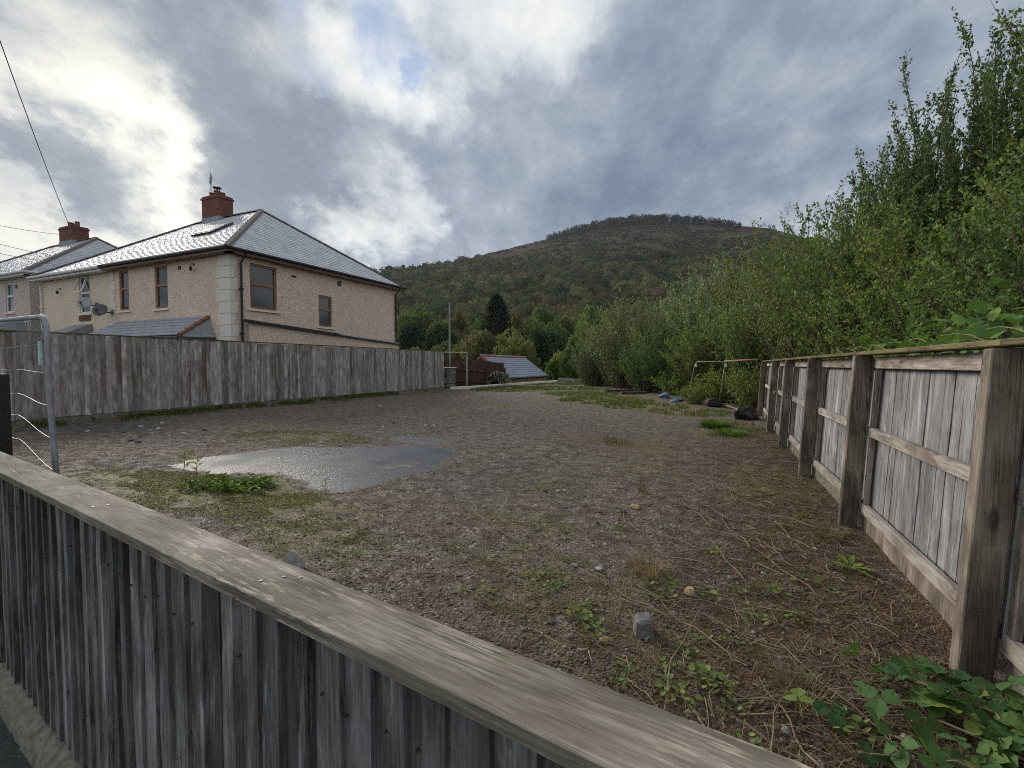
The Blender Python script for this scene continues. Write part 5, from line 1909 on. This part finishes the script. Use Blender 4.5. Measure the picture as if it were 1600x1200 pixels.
# plantation on the summit
g = np.random.default_rng(15)
paz = np.concatenate([g.uniform(-20.5, .8, 650), g.uniform(-44, -37, 70), g.normal(3.4, .5, 8), g.normal(-34.9, .25, 5)])
rt = np.interp(paz, HT[:, 0], HT[:, 2])
pr_ = rt - g.uniform(-10, 45, len(paz))
hgt = g.uniform(9, 19, len(paz)) * np.clip(.55 + .45 * np.sin((paz + 20) / 21 * 3.1), .6, 1)
VV, FF, CC, b = [], [], [], 0
for a_, r_, h_ in zip(paz, pr_, hgt):
    zz = float(terrain_z(np.array(a_), np.array(r_)))
    cx, cy = r_ * math.sin(R(a_)), r_ * math.cos(R(a_))
    nl = 46
    hh = g.uniform(0, 1, nl)
    ph = g.uniform(0, 6.28, nl)
    rad = h_ * .34 * (1 - hh) ** .6 * g.uniform(.4, 1, nl)
    P = np.stack([cx + rad * np.cos(ph), cy + rad * np.sin(ph), zz + h_ * (.12 + .88 * hh)], -1)
    Dr = nrm(np.stack([np.cos(ph), np.sin(ph), .2 + 0 * ph], -1) + g.normal(0, .4, (nl, 3)))
    V, F = leaf_quads(P, Dr, np.full(nl, h_ * .17), np.full(nl, h_ * .12), g)
    VV.append(V)
    FF.append(F + b)
    b += len(V)
    CC.append(np.tile(np.array([.010, .015, .010]) * g.uniform(.7, 1.2), (len(V), 1)))
    Vt, Ft = tubes_np([np.array([[cx, cy, zz - 1], [cx, cy, zz + h_]])], [np.array([.22, .04])], 4)
    VV.append(Vt)
    FF.append(Ft + b)
    b += len(Vt)
    CC.append(np.tile([.03, .026, .02], (len(Vt), 1)))
tag(link('summit_plantation', np_mesh('summit_plantation', np.concatenate(VV), np.concatenate(FF), M['leaf_hill'], np.concatenate(CC))), 'dark conifer plantation along the hill top', 'woodland', kind='stuff')


# ================================================================== ON THE GROUND
def wet(name, V, F, mat, col, label, cat):
    return tag(link(name, np_mesh(name, V, F, M[mat], col)), label, cat, kind='stuff')


# loose gravel
g = np.random.default_rng(21)
n = 46000
rr = 1.2 + 9.5 * g.uniform(0, 1, n) ** 1.35
aa = np.radians(g.uniform(-78, 24, n))
x, y = rr * np.sin(aa), rr * np.cos(aa)
ok = (y > near_y(x) + .06) & (x < .82) & (x > -12.4) & (~in_poly(x, y, PATCH) | (g.uniform(0, 1, n) < .04))
ok &= g.uniform(0, 1, n) < .35 + .65 * (fbm(x * 2, y * 2, 61) > .45)
x, y = x[ok], y[ok]
n = len(x)
oct_ = np.array([(1, 0, 0), (-1, 0, 0), (0, 1, 0), (0, -1, 0), (0, 0, 1), (0, 0, -.7)], float)
of = np.array([(0, 2, 4), (2, 1, 4), (1, 3, 4), (3, 0, 4), (2, 0, 5), (1, 2, 5), (3, 1, 5), (0, 3, 5)])
sz = g.gamma(3.0, .0017, n) + .0025
sh = oct_[None] * (g.uniform(.6, 1.3, (n, 6, 1))) * np.array([1, .8, .55])
rot = g.uniform(0, 6.28, n)
c_, s_ = np.cos(rot)[:, None], np.sin(rot)[:, None]
V = np.stack([(sh[..., 0] * c_ - sh[..., 1] * s_) * sz[:, None] + x[:, None], (sh[..., 0] * s_ + sh[..., 1] * c_) * sz[:, None] + y[:, None], sh[..., 2] * sz[:, None] + (lot_z(x, y) + sz * .15)[:, None]], -1)
F = of[None] + (np.arange(n) * 6)[:, None, None]
tone = g.choice([.12, .17, .21, .26, .34], n, p=[.2, .28, .28, .18, .06])
cc = tone[:, None] * (np.array([1.0, .93, .88]) + g.normal(0, .04, (n, 3)))
wet('loose_gravel', V.reshape(-1, 3), F.reshape(-1, 3), 'pebble', np.repeat(cc, 6, 0), 'loose grey gravel chips strewn over the lot', 'gravel')

# straw and twig litter
def litter(name, n, sampler, lmin, lmax, wd, pal, seed, label, lift=.012):
    g = np.random.default_rng(seed)
    x, y = sampler(g, n)
    ok = (y > near_y(x) + .05) & (x < .84) & (x > -12.5) & ~in_poly(x, y, PATCH)
    x, y = x[ok], y[ok]
    n = len(x)
    L = g.uniform(lmin, lmax, n)
    a = g.uniform(0, 6.28, n)
    d = np.stack([np.cos(a), np.sin(a), g.normal(0, .10, n)], -1)
    s = np.stack([-np.sin(a), np.cos(a), g.normal(0, .5, n)], -1)
    w_ = wd * g.uniform(.5, 1.4, n)
    c = np.stack([x, y, lot_z(x, y) + g.uniform(.002, lift, n)], -1)
    bend = np.stack([-np.sin(a), np.cos(a), np.abs(g.normal(0, .5, n))], -1) * (L * g.normal(0, .12, n))[:, None]
    A, B, Cc = c - d * (L / 2)[:, None], c + bend, c + d * (L / 2)[:, None]
    V = np.stack([A - s * (w_ / 2)[:, None], A + s * (w_ / 2)[:, None], B + s * (w_ / 2)[:, None], B - s * (w_ / 2)[:, None], Cc + s * (w_ / 3)[:, None], Cc - s * (w_ / 3)[:, None]], 1)
    b = (np.arange(n) * 6)[:, None]
    F = np.concatenate([b + np.array([[0, 1, 2, 3]]), b + np.array([[3, 2, 4, 5]])])
    pal = np.array(pal)
    cc = pal[g.integers(0, len(pal), n)] * g.uniform(.7, 1.25, (n, 1))
    wet(name, V.reshape(-1, 3), F, 'litter', np.repeat(cc, 6, 0), label, 'litter')


STRAW = [(.19, .14, .085), (.25, .19, .12), (.11, .075, .047), (.075, .055, .04), (.32, .26, .18), (.14, .08, .05)]


def near_right(g, n):
    y = 1.0 + 9 * g.uniform(0, 1, n) ** 1.8
    x = .82 - g.gamma(1.35, .42, n) * (1 + .0 * y)
    return x, y


def all_over(g, n):
    rr = 1.2 + 11 * g.uniform(0, 1, n) ** 1.2
    aa = np.radians(g.uniform(-78, 24, n))
    x, y = rr * np.sin(aa), rr * np.cos(aa)
    k = g.uniform(0, 1, n) < np.clip(.12 + blobs(x, y, BROWN, 35) + .5 * blobs(x, y, GREEN, 31), 0, 1)
    return x[k], y[k]


litter('straw_litter', 11500, near_right, .03, .2, .0032, STRAW, 71, 'brown straw and dead stems matted along the right fence', .02)
litter('fine_litter', 16000, all_over, .015, .07, .004, STRAW + [(.10, .09, .04)], 72, 'fine brown plant litter scattered over the gravel')


# grass blades in the green patches
def blades(name, L, per, lmin, lmax, pal, seed, label, wd=.006, extra=None):
    g = np.random.default_rng(seed)
    X, Y = [], []
    for cx, cy, rx, ry, a in L:
        m = int(per * rx * ry * a)
        d = np.sqrt(g.uniform(0, 1, m)) * 1.0
        ph = g.uniform(0, 6.28, m)
        X.append(cx + rx * d * np.cos(ph))
        Y.append(cy + ry * d * np.sin(ph))
    if extra is not None:
        X.append(extra[0])
        Y.append(extra[1])
    x, y = np.concatenate(X), np.concatenate(Y)
    ok = (y > near_y(x) + .05) & (x < .8) & (x > -12.58) & ~in_poly(x, y, PATCH) & (fbm(x * 2.6, y * 2.6, seed) > .44)
    x, y = x[ok], y[ok]
    n = len(x)
    a = g.uniform(0, 6.28, n)
    H = g.uniform(lmin, lmax, n)
    wv = wd * g.uniform(.7, 1.5, n) * np.clip(np.hypot(x, y) / 7, .8, 2.2)
    tilt = g.uniform(.15, .8, n) * (2.2 if lmax < .03 else 1)
    b0 = np.stack([x, y, lot_z(x, y) - .004], -1)
    d = np.stack([np.cos(a), np.sin(a), 0 * a], -1)
    s = np.stack([-np.sin(a), np.cos(a), 0 * a], -1) * (wv / 2)[:, None]
    mid = b0 + d * (H * tilt * .35)[:, None] + np.array([0, 0, 1]) * (H * .6)[:, None]
    tip = b0 + d * (H * tilt)[:, None] + np.array([0, 0, 1]) * (H * (1 - .3 * np.minimum(tilt, 2)))[:, None]
    V = np.stack([b0 - s, b0 + s, mid + s * .8, mid - s * .8, tip, tip + s * .1], 1).reshape(-1, 3)
    k = (np.arange(n) * 6)[:, None]
    F = np.concatenate([k + np.array([[0, 1, 2, 3]]), k + np.array([[3, 2, 5, 4]])])
    pal = np.array(pal)
    cc = pal[g.integers(0, len(pal), n)] * g.uniform(.75, 1.25, (n, 1))
    wet(name, V, F, 'grass', np.repeat(cc, 6, 0), label, 'grass')


g = np.random.default_rng(5)
ex = np.stack([-12.56 + g.gamma(1.5, .16, 22000), g.uniform(3, 19.4, 22000)])
sel = fbm(ex[1] * .55, ex[0], 91) > .45
ex = ex[:, sel]
GG = [(.08, .13, .03), (.12, .18, .04), (.16, .21, .05), (.17, .17, .06)]
GM = [(.10, .10, .03), (.13, .13, .035), (.075, .085, .025), (.15, .12, .045), (.10, .07, .03)]
GM2 = [(.18, .19, .04), (.24, .24, .055), (.14, .18, .035), (.24, .20, .06), (.17, .11, .04), (.20, .26, .055)]
LOWG = [b_ for b_ in GREEN if b_[1] < 5] + [(-6.4, 5.6, 1.4, .7, .4)]
FARG = [b_ for b_ in GREEN if b_[1] >= 8 and b_[0] not in (-7.6, -6.6)]
blades('mossy_turf', LOWG, 15000, .008, .024, GM2, 81, 'low mossy turf spreading over the gravel near the tarmac patch', .008)
blades('far_grass', FARG, 1500, .03, .12, GG + GM[:2], 82, 'short grass growing towards the far end and along the plank fence', .007, ex)


# ---- single clumps and weeds
def tuft_mesh(name, seed, n, H, rad, pal, wd, spread=.5, mat='grass'):
    g = np.random.default_rng(seed)
    a = g.uniform(0, 6.28, n)
    rr = rad * np.sqrt(g.uniform(0, 1, n)) * .6
    b0 = np.stack([rr * np.cos(a), rr * np.sin(a), np.full(n, -.01)], -1)
    h = H * g.uniform(.5, 1.1, n)
    a2 = a + g.normal(0, .6, n)
    d = np.stack([np.cos(a2), np.sin(a2), 0 * a], -1)
    s = np.stack([-np.sin(a2), np.cos(a2), 0 * a], -1) * (wd / 2)
    tl = spread * g.uniform(.3, 1.2, n)
    mid = b0 + d * (h * tl * .4)[:, None] + np.array([0, 0, 1]) * (h * .62)[:, None]
    tip = b0 + d * (h * tl)[:, None] + np.array([0, 0, 1]) * (h * (1 - .35 * tl))[:, None]
    V = np.stack([b0 - s, b0 + s, mid + s, mid - s, tip, tip + s * .1], 1).reshape(-1, 3)
    k = (np.arange(n) * 6)[:, None]
    F = np.concatenate([k + np.array([[0, 1, 2, 3]]), k + np.array([[3, 2, 5, 4]])])
    pal = np.array(pal)
    return np_mesh(name, V, F, M[mat], np.repeat(pal[g.integers(0, len(pal), n)] * g.uniform(.75, 1.25, (n, 1)), 6, 0))


def single(name, me, loc, label, cat, group=None, sc=1.0, rz=0):
    o = link(name, me, None, loc, (0, 0, rz), (sc, sc, sc))
    return tag(o, label, cat, group)


def gz(x, y):
    return float(lot_z(np.array(x), np.array(y)))


a, b = bush_meshes('clump', 33, .11, .42, 60, 7, .10, .05, .026, .010, [(.10, .16, .035), (.16, .22, .045), (.24, .28, .06)], .4, .1, .95, .004, leafmat='grass')
for me_ in (a, b):
    c_ = np.empty(len(me_.vertices) * 3, np.float32)
    me_.vertices.foreach_get('co', c_)
    c_ = c_.reshape(-1, 3)
    c_[:, 2] *= .45 + 1.1 * vnoise(c_[:, 0] * 5 + 9, c_[:, 1] * 5 + 4, 3)
    c_[:, 0] *= 1.15
    me_.vertices.foreach_set('co', np.ascontiguousarray(c_).ravel())
t = empty('weed_clump', (-4.42, 2.98, 0), 'lush green weed clump at the near edge of the tarmac patch', 'weed')
t.scale = (1.1, .8, .55)
link('stems', a, t)
link('foliage', b, t)
single('grass_clump', tuft_mesh('grass_clump', 2, 520, .20, .38, [(.10, .2, .03), (.14, .24, .04)], .014, .9), (-.23, 9.8, gz(-.23, 9.8)), 'bright green clump in front of the black rubbish bag', 'grass')
single('grass_clump', tuft_mesh('grass_clump', 3, 420, .13, .36, [(.12, .2, .03), (.16, .24, .05)], .012, 1.0), (.05, 8.9, gz(.05, 8.9)), 'smaller bright green clump nearer the right fence', 'grass')
single('dry_tuft', tuft_mesh('dry_tuft', 4, 160, .15, .12, STRAW[:2] + STRAW[4:5], .003, 1.2), (-.41, 2.74, gz(-.41, 2.74)), 'pale dry grass tuft behind the grey block', 'grass', 'dry tufts')
single('dry_tuft', tuft_mesh('dry_tuft', 5, 90, .2, .34, [(.15, .10, .06), (.2, .14, .085)], .005, 1.0), (-1.57, 7.2, gz(-1.57, 7.2)), 'reddish brown dead weed stalks in the middle of the lot', 'grass', 'dry tufts')
single('dry_tuft', tuft_mesh('dry_tuft', 6, 40, .2, .07, [(.11, .075, .045), (.15, .105, .065)], .003, .7), (-.72, 4.5, gz(-.72, 4.5)), 'thin dark upright weed stalks in the centre of the gravel', 'grass', 'dry tufts')
single('dry_tuft', tuft_mesh('dry_tuft', 7, 150, .12, .13, STRAW[:2] + STRAW[4:5], .003, 1.3), (.62, 3.75, gz(.62, 3.75)), 'straw coloured tuft at the foot of the right fence', 'grass', 'dry tufts')
single('dry_tuft', tuft_mesh('dry_tuft', 8, 150, .12, .13, STRAW[:2] + STRAW[4:5], .003, 1.3), (.25, 1.95, gz(.25, 1.95)), 'straw coloured tuft left of the bramble leaves', 'grass', 'dry tufts')


def rosette(name, seed, n, L, wd, pal, rise=.35, two=False):
    """small leafy weed: a few stems with round leaves"""
    g = np.random.default_rng(seed)
    VV, FF, CC, b = [], [], [], 0
    pal = np.array(pal)
    for i in range(n):
        a = g.uniform(0, 6.28)
        r0 = g.uniform(.0, 1.0) * L * 2.2
        z0 = g.uniform(.1, 1) * L * rise * 2
        c = np.array([math.cos(a) * r0, math.sin(a) * r0, z0])
        d = nrm(np.array([math.cos(a), math.sin(a), g.uniform(-.1, .5)]))
        s = nrm(np.cross(d, [g.normal() * .3, g.normal() * .3, 1.0]))
        nn = np.cross(s, d)
        ln, w_ = L * g.uniform(.6, 1.2), wd * g.uniform(.7, 1.2)
        pts = [c, c + d * ln * .3 + s * w_ * .45 + nn * w_ * .1, c + d * ln * .7 + s * w_ * .42 + nn * w_ * .12, c + d * ln, c + d * ln * .7 - s * w_ * .42 + nn * w_ * .12, c + d * ln * .3 - s * w_ * .45 + nn * w_ * .1]
        VV += pts
        FF += [(b, b + 1, b + 2, b + 3), (b, b + 3, b + 4, b + 5)]
        CC += [pal[g.integers(len(pal))] * g.uniform(.8, 1.2)] * 6
        b += 6
    return np_mesh(name, np.array(VV), np.array(FF), M['bramble'], np.array(CC))


WEEDP = [(.13, .19, .055), (.18, .25, .08), (.10, .15, .045)]
wm = [rosette('small_weed', 200 + i, 16, .024, .02, WEEDP, .5) for i in range(5)]
g = np.random.default_rng(77)
spots = [(-.85, 2.44), (-.78, 2.4), (-.92, 2.5), (-.58, 2.13), (-.5, 2.05), (-.62, 2.2), (-.35, 2.5), (-.3, 2.62), (-.46, 2.6), (-.09, 1.94), (-.02, 1.85), (-.15, 2.0), (.1, 2.2), (.05, 2.5), (.2, 2.75), (-.22, 1.75), (-.35, 1.85),
         (.3, 2.6), (.42, 2.9), (.36, 3.3), (.5, 4.2), (.3, 5.0), (.2, 5.2), (.5, 5.7), (-1.0, 3.2), (-.8, 3.4), (-1.3, 2.9), (-1.6, 2.6), (-2.3, 2.2), (-2.4, 2.5), (-2.1, 2.3), (-2.7, 2.6), (-1.9, 4.8), (-1.7, 4.3), (-1.1, 3.9),
         (-.4, 3.6), (-.1, 3.2), (.15, 3.6), (.12, 4.4), (-.5, 1.62), (-.2, 1.5), (.15, 1.6), (.05, 1.4), (.35, 1.85), (-.7, 1.75), (-1.2, 2.2), (-2.9, 2.4), (-3.1, 2.7), (-2.0, 3.0)]
for i, (x, y) in enumerate(spots):
    for q in range(2 if i < 24 else 1):
        xx, yy = x + g.normal(0, .06), y + g.normal(0, .05)
        single('small_weed', wm[int(g.integers(5))], (xx, yy, gz(xx, yy)), 'small round leaved weed seedling ' + ('among the straw by the right fence' if xx > .05 else ('in the gravel around the grey block' if xx > -1.0 and yy < 3 else ('in the middle of the gravel lot' if yy > 3 or xx > -1.7 else 'in the turf behind the near cap board'))), 'weed', 'weed seedlings scattered in the gravel', g.uniform(.7, 1.5), g.uniform(0, 6))
for i, (x, y, lab) in enumerate(((-5.6, 3.28, 'pale upright seedling at the left rim of the tarmac patch'), (-5.25, 3.2, 'pale upright seedling right beside the lush green clump'), (-3.35, 3.2, 'yellow green seedling at the near tip of the tarmac patch'), (-4.1, 3.3, 'pale seedling right of the lush green clump'))):
    t = empty('seedling', (x, y, 0), lab, 'weed', 'pale seedlings by the tarmac', i * 1.3)
    t.scale = [(.8,) * 3, (.7,) * 3, (.5,) * 3, (.4,) * 3][i]
    m = MB()
    m.tube([(0, 0, -.02), (.02, .01, .15), (.03, .0, .3)], [.006, .005, .003], 5)
    link('stem', m.mesh('stem', M['dead_stem']), t)
    g2 = np.random.default_rng(i)
    P = np.array([[.02, 0, .06 + .022 * k] for k in range(12)])
    an = np.arange(12) * 1.57 + g2.normal(0, .3, 12)
    Dr = nrm(np.stack([np.cos(an), np.sin(an), np.full(12, .35)], -1))
    V, F = leaf_quads(P, Dr, np.full(12, .11), np.full(12, .035), g2, .1)
    link('leaves', np_mesh('leaves', V, F, M['bramble'], np.full((len(V), 3), 1.0) * np.array([.26, .30, .16])), t)


# ---- bramble in the near right corner: every leaf its own part
def leaflet(L, W_, seed):
    """serrated oval leaflet lying along +x, folded on its midrib"""
    r_ = random.Random(seed)
    n = 7
    V = [(0, 0, 0)]
    mid = [(L * i / n, 0, -.10 * L * (i / n) ** 2) for i in range(n + 1)]
    V = list(mid)
    F = []
    for sgn in (1, -1):
        e = []
        for i in range(1, n):
            w_ = W_ / 2 * math.sin(math.pi * (i / n) ** .85) * (1 + (.09 if i % 2 else -.06))
            e.append((L * i / n - .01 * L, sgn * w_, .16 * w_ - .10 * L * (i / n) ** 2 + r_.uniform(-.03, .03) * L))
        b = len(V)
        V += e
        for i in range(n):
            a0, a1 = i, i + 1
            e0 = b + i - 1 if i > 0 else None
            e1 = b + i if i < n - 1 else None
            f = [a0, a1] + ([e1] if e1 is not None else []) + ([e0] if e0 is not None else [])
            if len(f) >= 3:
                F.append(tuple(f) if sgn > 0 else tuple(reversed(f)))
    return V, F


def leaf_object_mesh(name, L, W_, trif, seed, col):
    V, F = leaflet(L, W_, seed)
    m = MB()
    for an, sc, off in (((0, 1.0, .28), (1.25, .78, .02), (-1.25, .78, .02)) if trif else ((0, 1, .2),)):
        Rm = Matrix.Rotation(an, 3, 'Z')
        m.add([Rm @ (Vector(p) * sc + Vector((off * L if an == 0 else .05 * L, 0, 0))) for p in V], F)
    m.add([(-.5 * L, -.004, -.04), (0.3 * L, -.002, .0), (0.3 * L, .002, .0), (-.5 * L, .004, -.04)], [(0, 1, 2, 3)])
    me = m.mesh(name, M['bramble'])
    a = me.color_attributes.new('Col', 'FLOAT_COLOR', 'POINT')
    for i in range(len(me.vertices)):
        a.data[i].color = (*col, 1)
    return me


LM = [leaf_object_mesh('leaf', .085, .066, True, 10 + i, c) for i, c in enumerate([(.05, .115, .035), (.07, .145, .045), (.085, .17, .05), (.042, .095, .035), (.12, .19, .05)])]
LS = [leaf_object_mesh('leaf', .12, .095, False, 30 + i, c) for i, c in enumerate([(.06, .13, .04), (.085, .17, .05), (.16, .21, .12), (.10, .19, .05)])]
BR = empty('bramble_plant', (.66, 1.95, 0), 'sprawling bramble with large green leaves in the near right corner', 'bramble')
g = np.random.default_rng(9)
stems = [((.98, 1.9, .0), (.72, 2.0, .14), (.42, 2.16, .04)), ((.95, 1.75, .0), (.65, 1.88, .14), (.38, 1.94, .04)), ((1.0, 1.6, 0), (.68, 1.68, .15), (.36, 1.7, .03)), ((1.0, 1.5, .0), (.8, 1.5, .16), (.5, 1.42, .04)),
         ((.95, 1.85, .0), (.78, 2.0, .12), (.56, 2.14, .05)), ((.95, 1.45, 0), (.65, 1.48, .13), (.38, 1.52, .04)), ((.98, 1.7, 0), (.85, 1.85, .16), (.74, 1.95, .10)), ((1.0, 1.35, 0), (.75, 1.32, .14), (.45, 1.28, .03))]
for P0, P1_, P2_ in stems:
    t_ = np.linspace(0, 1, 12)[:, None]
    P = (1 - t_) ** 2 * np.array(P0) + 2 * t_ * (1 - t_) * np.array(P1_) + t_ ** 2 * np.array(P2_)
    P += g.normal(0, .008, P.shape)
    m = MB()
    m.tube([Vector(p) - BR.location for p in P], [.005 - .003 * k / 11 for k in range(12)], 5)
    link('stem', m.mesh('stem', M['dead_stem']), BR)
    for k in range(1, 12):
        for q in range(2 if k < 10 else 1):
            p = P[k] + np.array([g.normal(0, .085), g.normal(0, .075), g.uniform(-.01, .05)])
            link('leaf', LM[int(g.integers(5))], BR, Vector(p) - BR.location, (g.normal(0, .35), g.normal(-.05, .35), g.uniform(0, 6.28)), (s_ := g.uniform(.5, .95), s_, s_))

# climbing leaves along the top behind the right fence
CV = empty('climbing_plant', (1.15, 3.4, .6), 'broad leaved climber spilling over the near end of the right fence', 'climber')
for k in range(9):
    y0 = 1.6 + k * .5
    P = [(1.25 + g.normal(0, .05), y0, .3), (1.2, y0 + .1, 1.0), (1.12 + g.normal(0, .05), y0 + .35, 1.42), (1.05, y0 + .75, 1.36)]
    m = MB()
    A0, A1, A2, A3 = [Vector(p) - CV.location for p in P]
    m.tube([A0 * (1 - q) ** 3 + A1 * 3 * q * (1 - q) ** 2 + A2 * 3 * q * q * (1 - q) + A3 * q ** 3 for q in [i / 12 for i in range(13)]], [.006 - .0003 * i for i in range(13)], 5)
    link('stem', m.mesh('stem', M['dead_stem']), CV)
for k in range(280):
    y_ = 1.3 + 4.2 * g.uniform() ** 1.1
    hmax = .30 if y_ < 3.6 else .16
    x_ = 1.02 + min(g.gamma(1.6, .16), .75)
    z_ = 1.24 + g.uniform(0, 1) ** 1.4 * hmax + (x_ - 1.0) * .25
    link('leaf', LS[int(g.choice(4, p=[.4, .34, .06, .2]))], CV, (x_ - 1.15, y_ - 3.4, z_ - .6), (g.normal(0, .5), g.normal(.2, .5), g.uniform(0, 6.28)), (s_ := g.uniform(.45, .85), s_, s_))

t = empty('dandelion', (.64, 3.2, gz(.64, 3.2)), 'bright green dandelion rosette beside the right fence', 'weed')
DLM = [leaf_object_mesh('leaf', L_, .05, False, 60 + i, c) for i, (L_, c) in enumerate(((.17, (.14, .22, .04)), (.13, (.18, .26, .05)), (.2, (.12, .19, .04))))]
for i in range(10):
    link('leaf', DLM[i % 3], t, (0, 0, .02), (0, -.12 - .1 * (i % 4), i * .66), (.62, .62, .62))

# ---- stones
M['stone_grey'] = plain('grey_block_stone', (.20, .195, .185), .9, .35, 30, bump=.5)
M['stone_dark'] = plain('dark_stone', (.09, .088, .085), .9, .35, 30, bump=.5)
M['stone_tan'] = plain('tan_stone', (.40, .29, .16), .9, .25, 30, bump=.4)
M['stone_pale'] = plain('pale_stone', (.42, .39, .35), .9, .25, 30, bump=.4)
m = MB()
m.add([(-.042, -.04, 0), (.04, -.044, 0), (.046, .04, 0), (-.036, .044, 0), (-.04, -.034, .085), (.034, -.036, .09), (.04, .034, .1), (-.032, .036, .094)], [(0, 3, 2, 1), (4, 5, 6, 7), (0, 1, 5, 4), (1, 2, 6, 5), (2, 3, 7, 6), (3, 0, 4, 7)])
o = m.build('stone_block', M['stone_grey'], bevel=.011, loc=(-.335, 2.13, gz(-.335, 2.13) - .01))
o.rotation_euler = (.04, .05, .5)
tag(o, 'squarish grey stone block standing in the near gravel', 'stone')
lump('stone', (-.165, 2.585, gz(-.165, 2.585) + .008), .042, .03, .028, M['stone_tan'], 'yellowish tan stone right of the grey block', 'stone', 31, 2, .35)
lump('stone', (-.47, 2.0, gz(-.47, 2.0) + .005), .025, .02, .018, M['stone_tan'], 'small brownish stone left of the grey block', 'stone', 32, 2, .35)
lump('stone', (-.445, 1.66, gz(-.445, 1.66) + .008), .03, .022, .022, M['stone_pale'], 'pale stone near the cap board, left of the twigs', 'stone', 33, 2, .35)
lump('stone', (-.1, 1.62, gz(-.1, 1.62) + .008), .034, .026, .025, M['stone_pale'], 'pale grey stone nearest the near cap board', 'stone', 34, 2, .35)
lump('stone', (-.69, 4.0, gz(-.69, 4.0) + .008), .04, .03, .026, M['stone_tan'], 'tan pebble below the thin dark stalks', 'stone', 35, 2, .35)
lump('stone', (-2.28, 1.93, gz(-2.28, 1.93) + .02), .05, .06, .11, M['stone_pale'], 'pale flat rubble piece leaning by the cap board', 'stone', 36, 2, .3)
lump('stone', (-2.03, 1.86, gz(-2.03, 1.86) + .005), .045, .03, .015, M['stone_pale'], 'small white scrap beside the leaning rubble piece', 'stone', 37, 2, .3)
g = np.random.default_rng(13)
for k in range(70):
    if k < 30:
        x, y = g.uniform(-1.6, .6), g.uniform(1.5, 4.5)
    elif k < 50:
        x, y = -9.3 + g.normal(0, 1.4), 4.9 + g.normal(0, .45)
    else:
        x, y = -6 + g.normal(0, 2.5), g.uniform(5.8, 11)
    if y < near_y(x) + .1 or bool(in_poly(np.array(x), np.array(y), PATCH)):
        continue
    s_ = g.uniform(.012, .026) * (1 if k < 30 else 1.9)
    lump('stone', (x, y, gz(x, y) + s_ * .2), s_ * 1.2, s_, s_ * .75, M[['stone_pale', 'stone_grey', 'stone_dark'][(kc := int(g.integers(3)))]], ['small pale', 'small mid grey', 'small dark'][kc] + ' loose stone ' + ('on the near gravel' if k < 30 else ('on the dark earth by the plank fence' if k < 50 else 'far out on the gravel beyond the tarmac')), 'stone', 400 + k, 1, .3, 'small loose stones')

# ---- long dead stems
r_ds = random.Random(44)
EXTRA = [(r_ds.uniform(-.25, .7), r_ds.uniform(1.3, 5.0), r_ds.uniform(.3, .8), r_ds.uniform(1.6, 3.0)) for _ in range(34)]
DS = [(-1.05, 2.75, .95, 2.35, 'long curved dead stem left of the seedlings'), (.42, 2.75, .9, 2.0, 'forked dead bramble stem by the right fence'), (.3, 2.2, .85, 2.5, 'dead stem running towards the bramble leaves'), (.05, 1.75, .7, .5, 'reddish dead stem across the litter near the cap board'),
      (-.72, 1.72, .35, .2, 'short brown twig close to the cap board'), (.2, 2.45, .8, 2.8, 'thin dead stem between the tan stone and the fence'), (-.25, 2.9, .4, 2.3, 'short dead twig behind the dry grass tuft'), (.5, 3.4, .7, 2.2, 'dead stem beside the dandelion'),
      (.55, 1.75, .6, 2.3, 'pale stem under the bramble leaves'), (.1, 2.05, .75, 2.6, 'dead stem passing right of the grey block'), (-.15, 1.45, .6, 2.7, 'dead stem in the nearest corner of the litter'), (.5, 5.4, .8, 2.0, 'dead stem at the foot of the third fence post'), (-.55, 3.4, .5, 2.2, 'thin twig in the middle of the gravel')]
for i, (x, y, L_, a_, lab) in enumerate(DS + [(*e, 'thin dead bramble stem in the tangle along the right fence') for e in EXTRA if e[1] > near_y(e[0]) + .3]):
    r_ = random.Random(i)
    pts, rad = [], []
    cx, cy = x, y
    an = a_
    for k in range(9):
        pts.append((cx - x, cy - y, gz(cx, cy) + .012 + .02 * math.sin(k * .8 + i) ** 2))
        rad.append(.0042 * (1 - .07 * k))
        an += r_.uniform(-.28, .28)
        cx += math.cos(an) * L_ / 8
        cy += math.sin(an) * L_ / 8
    m = MB()
    m.tube(pts, rad, 5)
    if i % 2:
        p = Vector(pts[4])
        m.tube([p, p + Vector((math.cos(an + .7), math.sin(an + .7), .1)) * L_ * .2, p + Vector((math.cos(an + .6), math.sin(an + .6), .03)) * L_ * .4], [.003, .0025, .0015], 5)
    tag(m.build('dead_stem', M['dead_stem'], smooth=True, loc=(x, y, 0)), lab, 'twig', 'dead stems on the gravel')


# ================================================================== AIR
m = MB()
m.box(-2050, 2050, -2050, 2050, -8, 420)
hz, ht = material('haze_air')
pv = ht.n('ShaderNodeVolumePrincipled', {'Color': (.82, .88, .97), 'Density': .00007, 'Anisotropy': .3})
ho = ht.n('ShaderNodeOutputMaterial')
ht.t.links.new(pv.outputs[0], ho.inputs['Volume'])
tag(m.build('haze', hz), 'thin pale haze in the valley air', 'haze', kind='stuff')
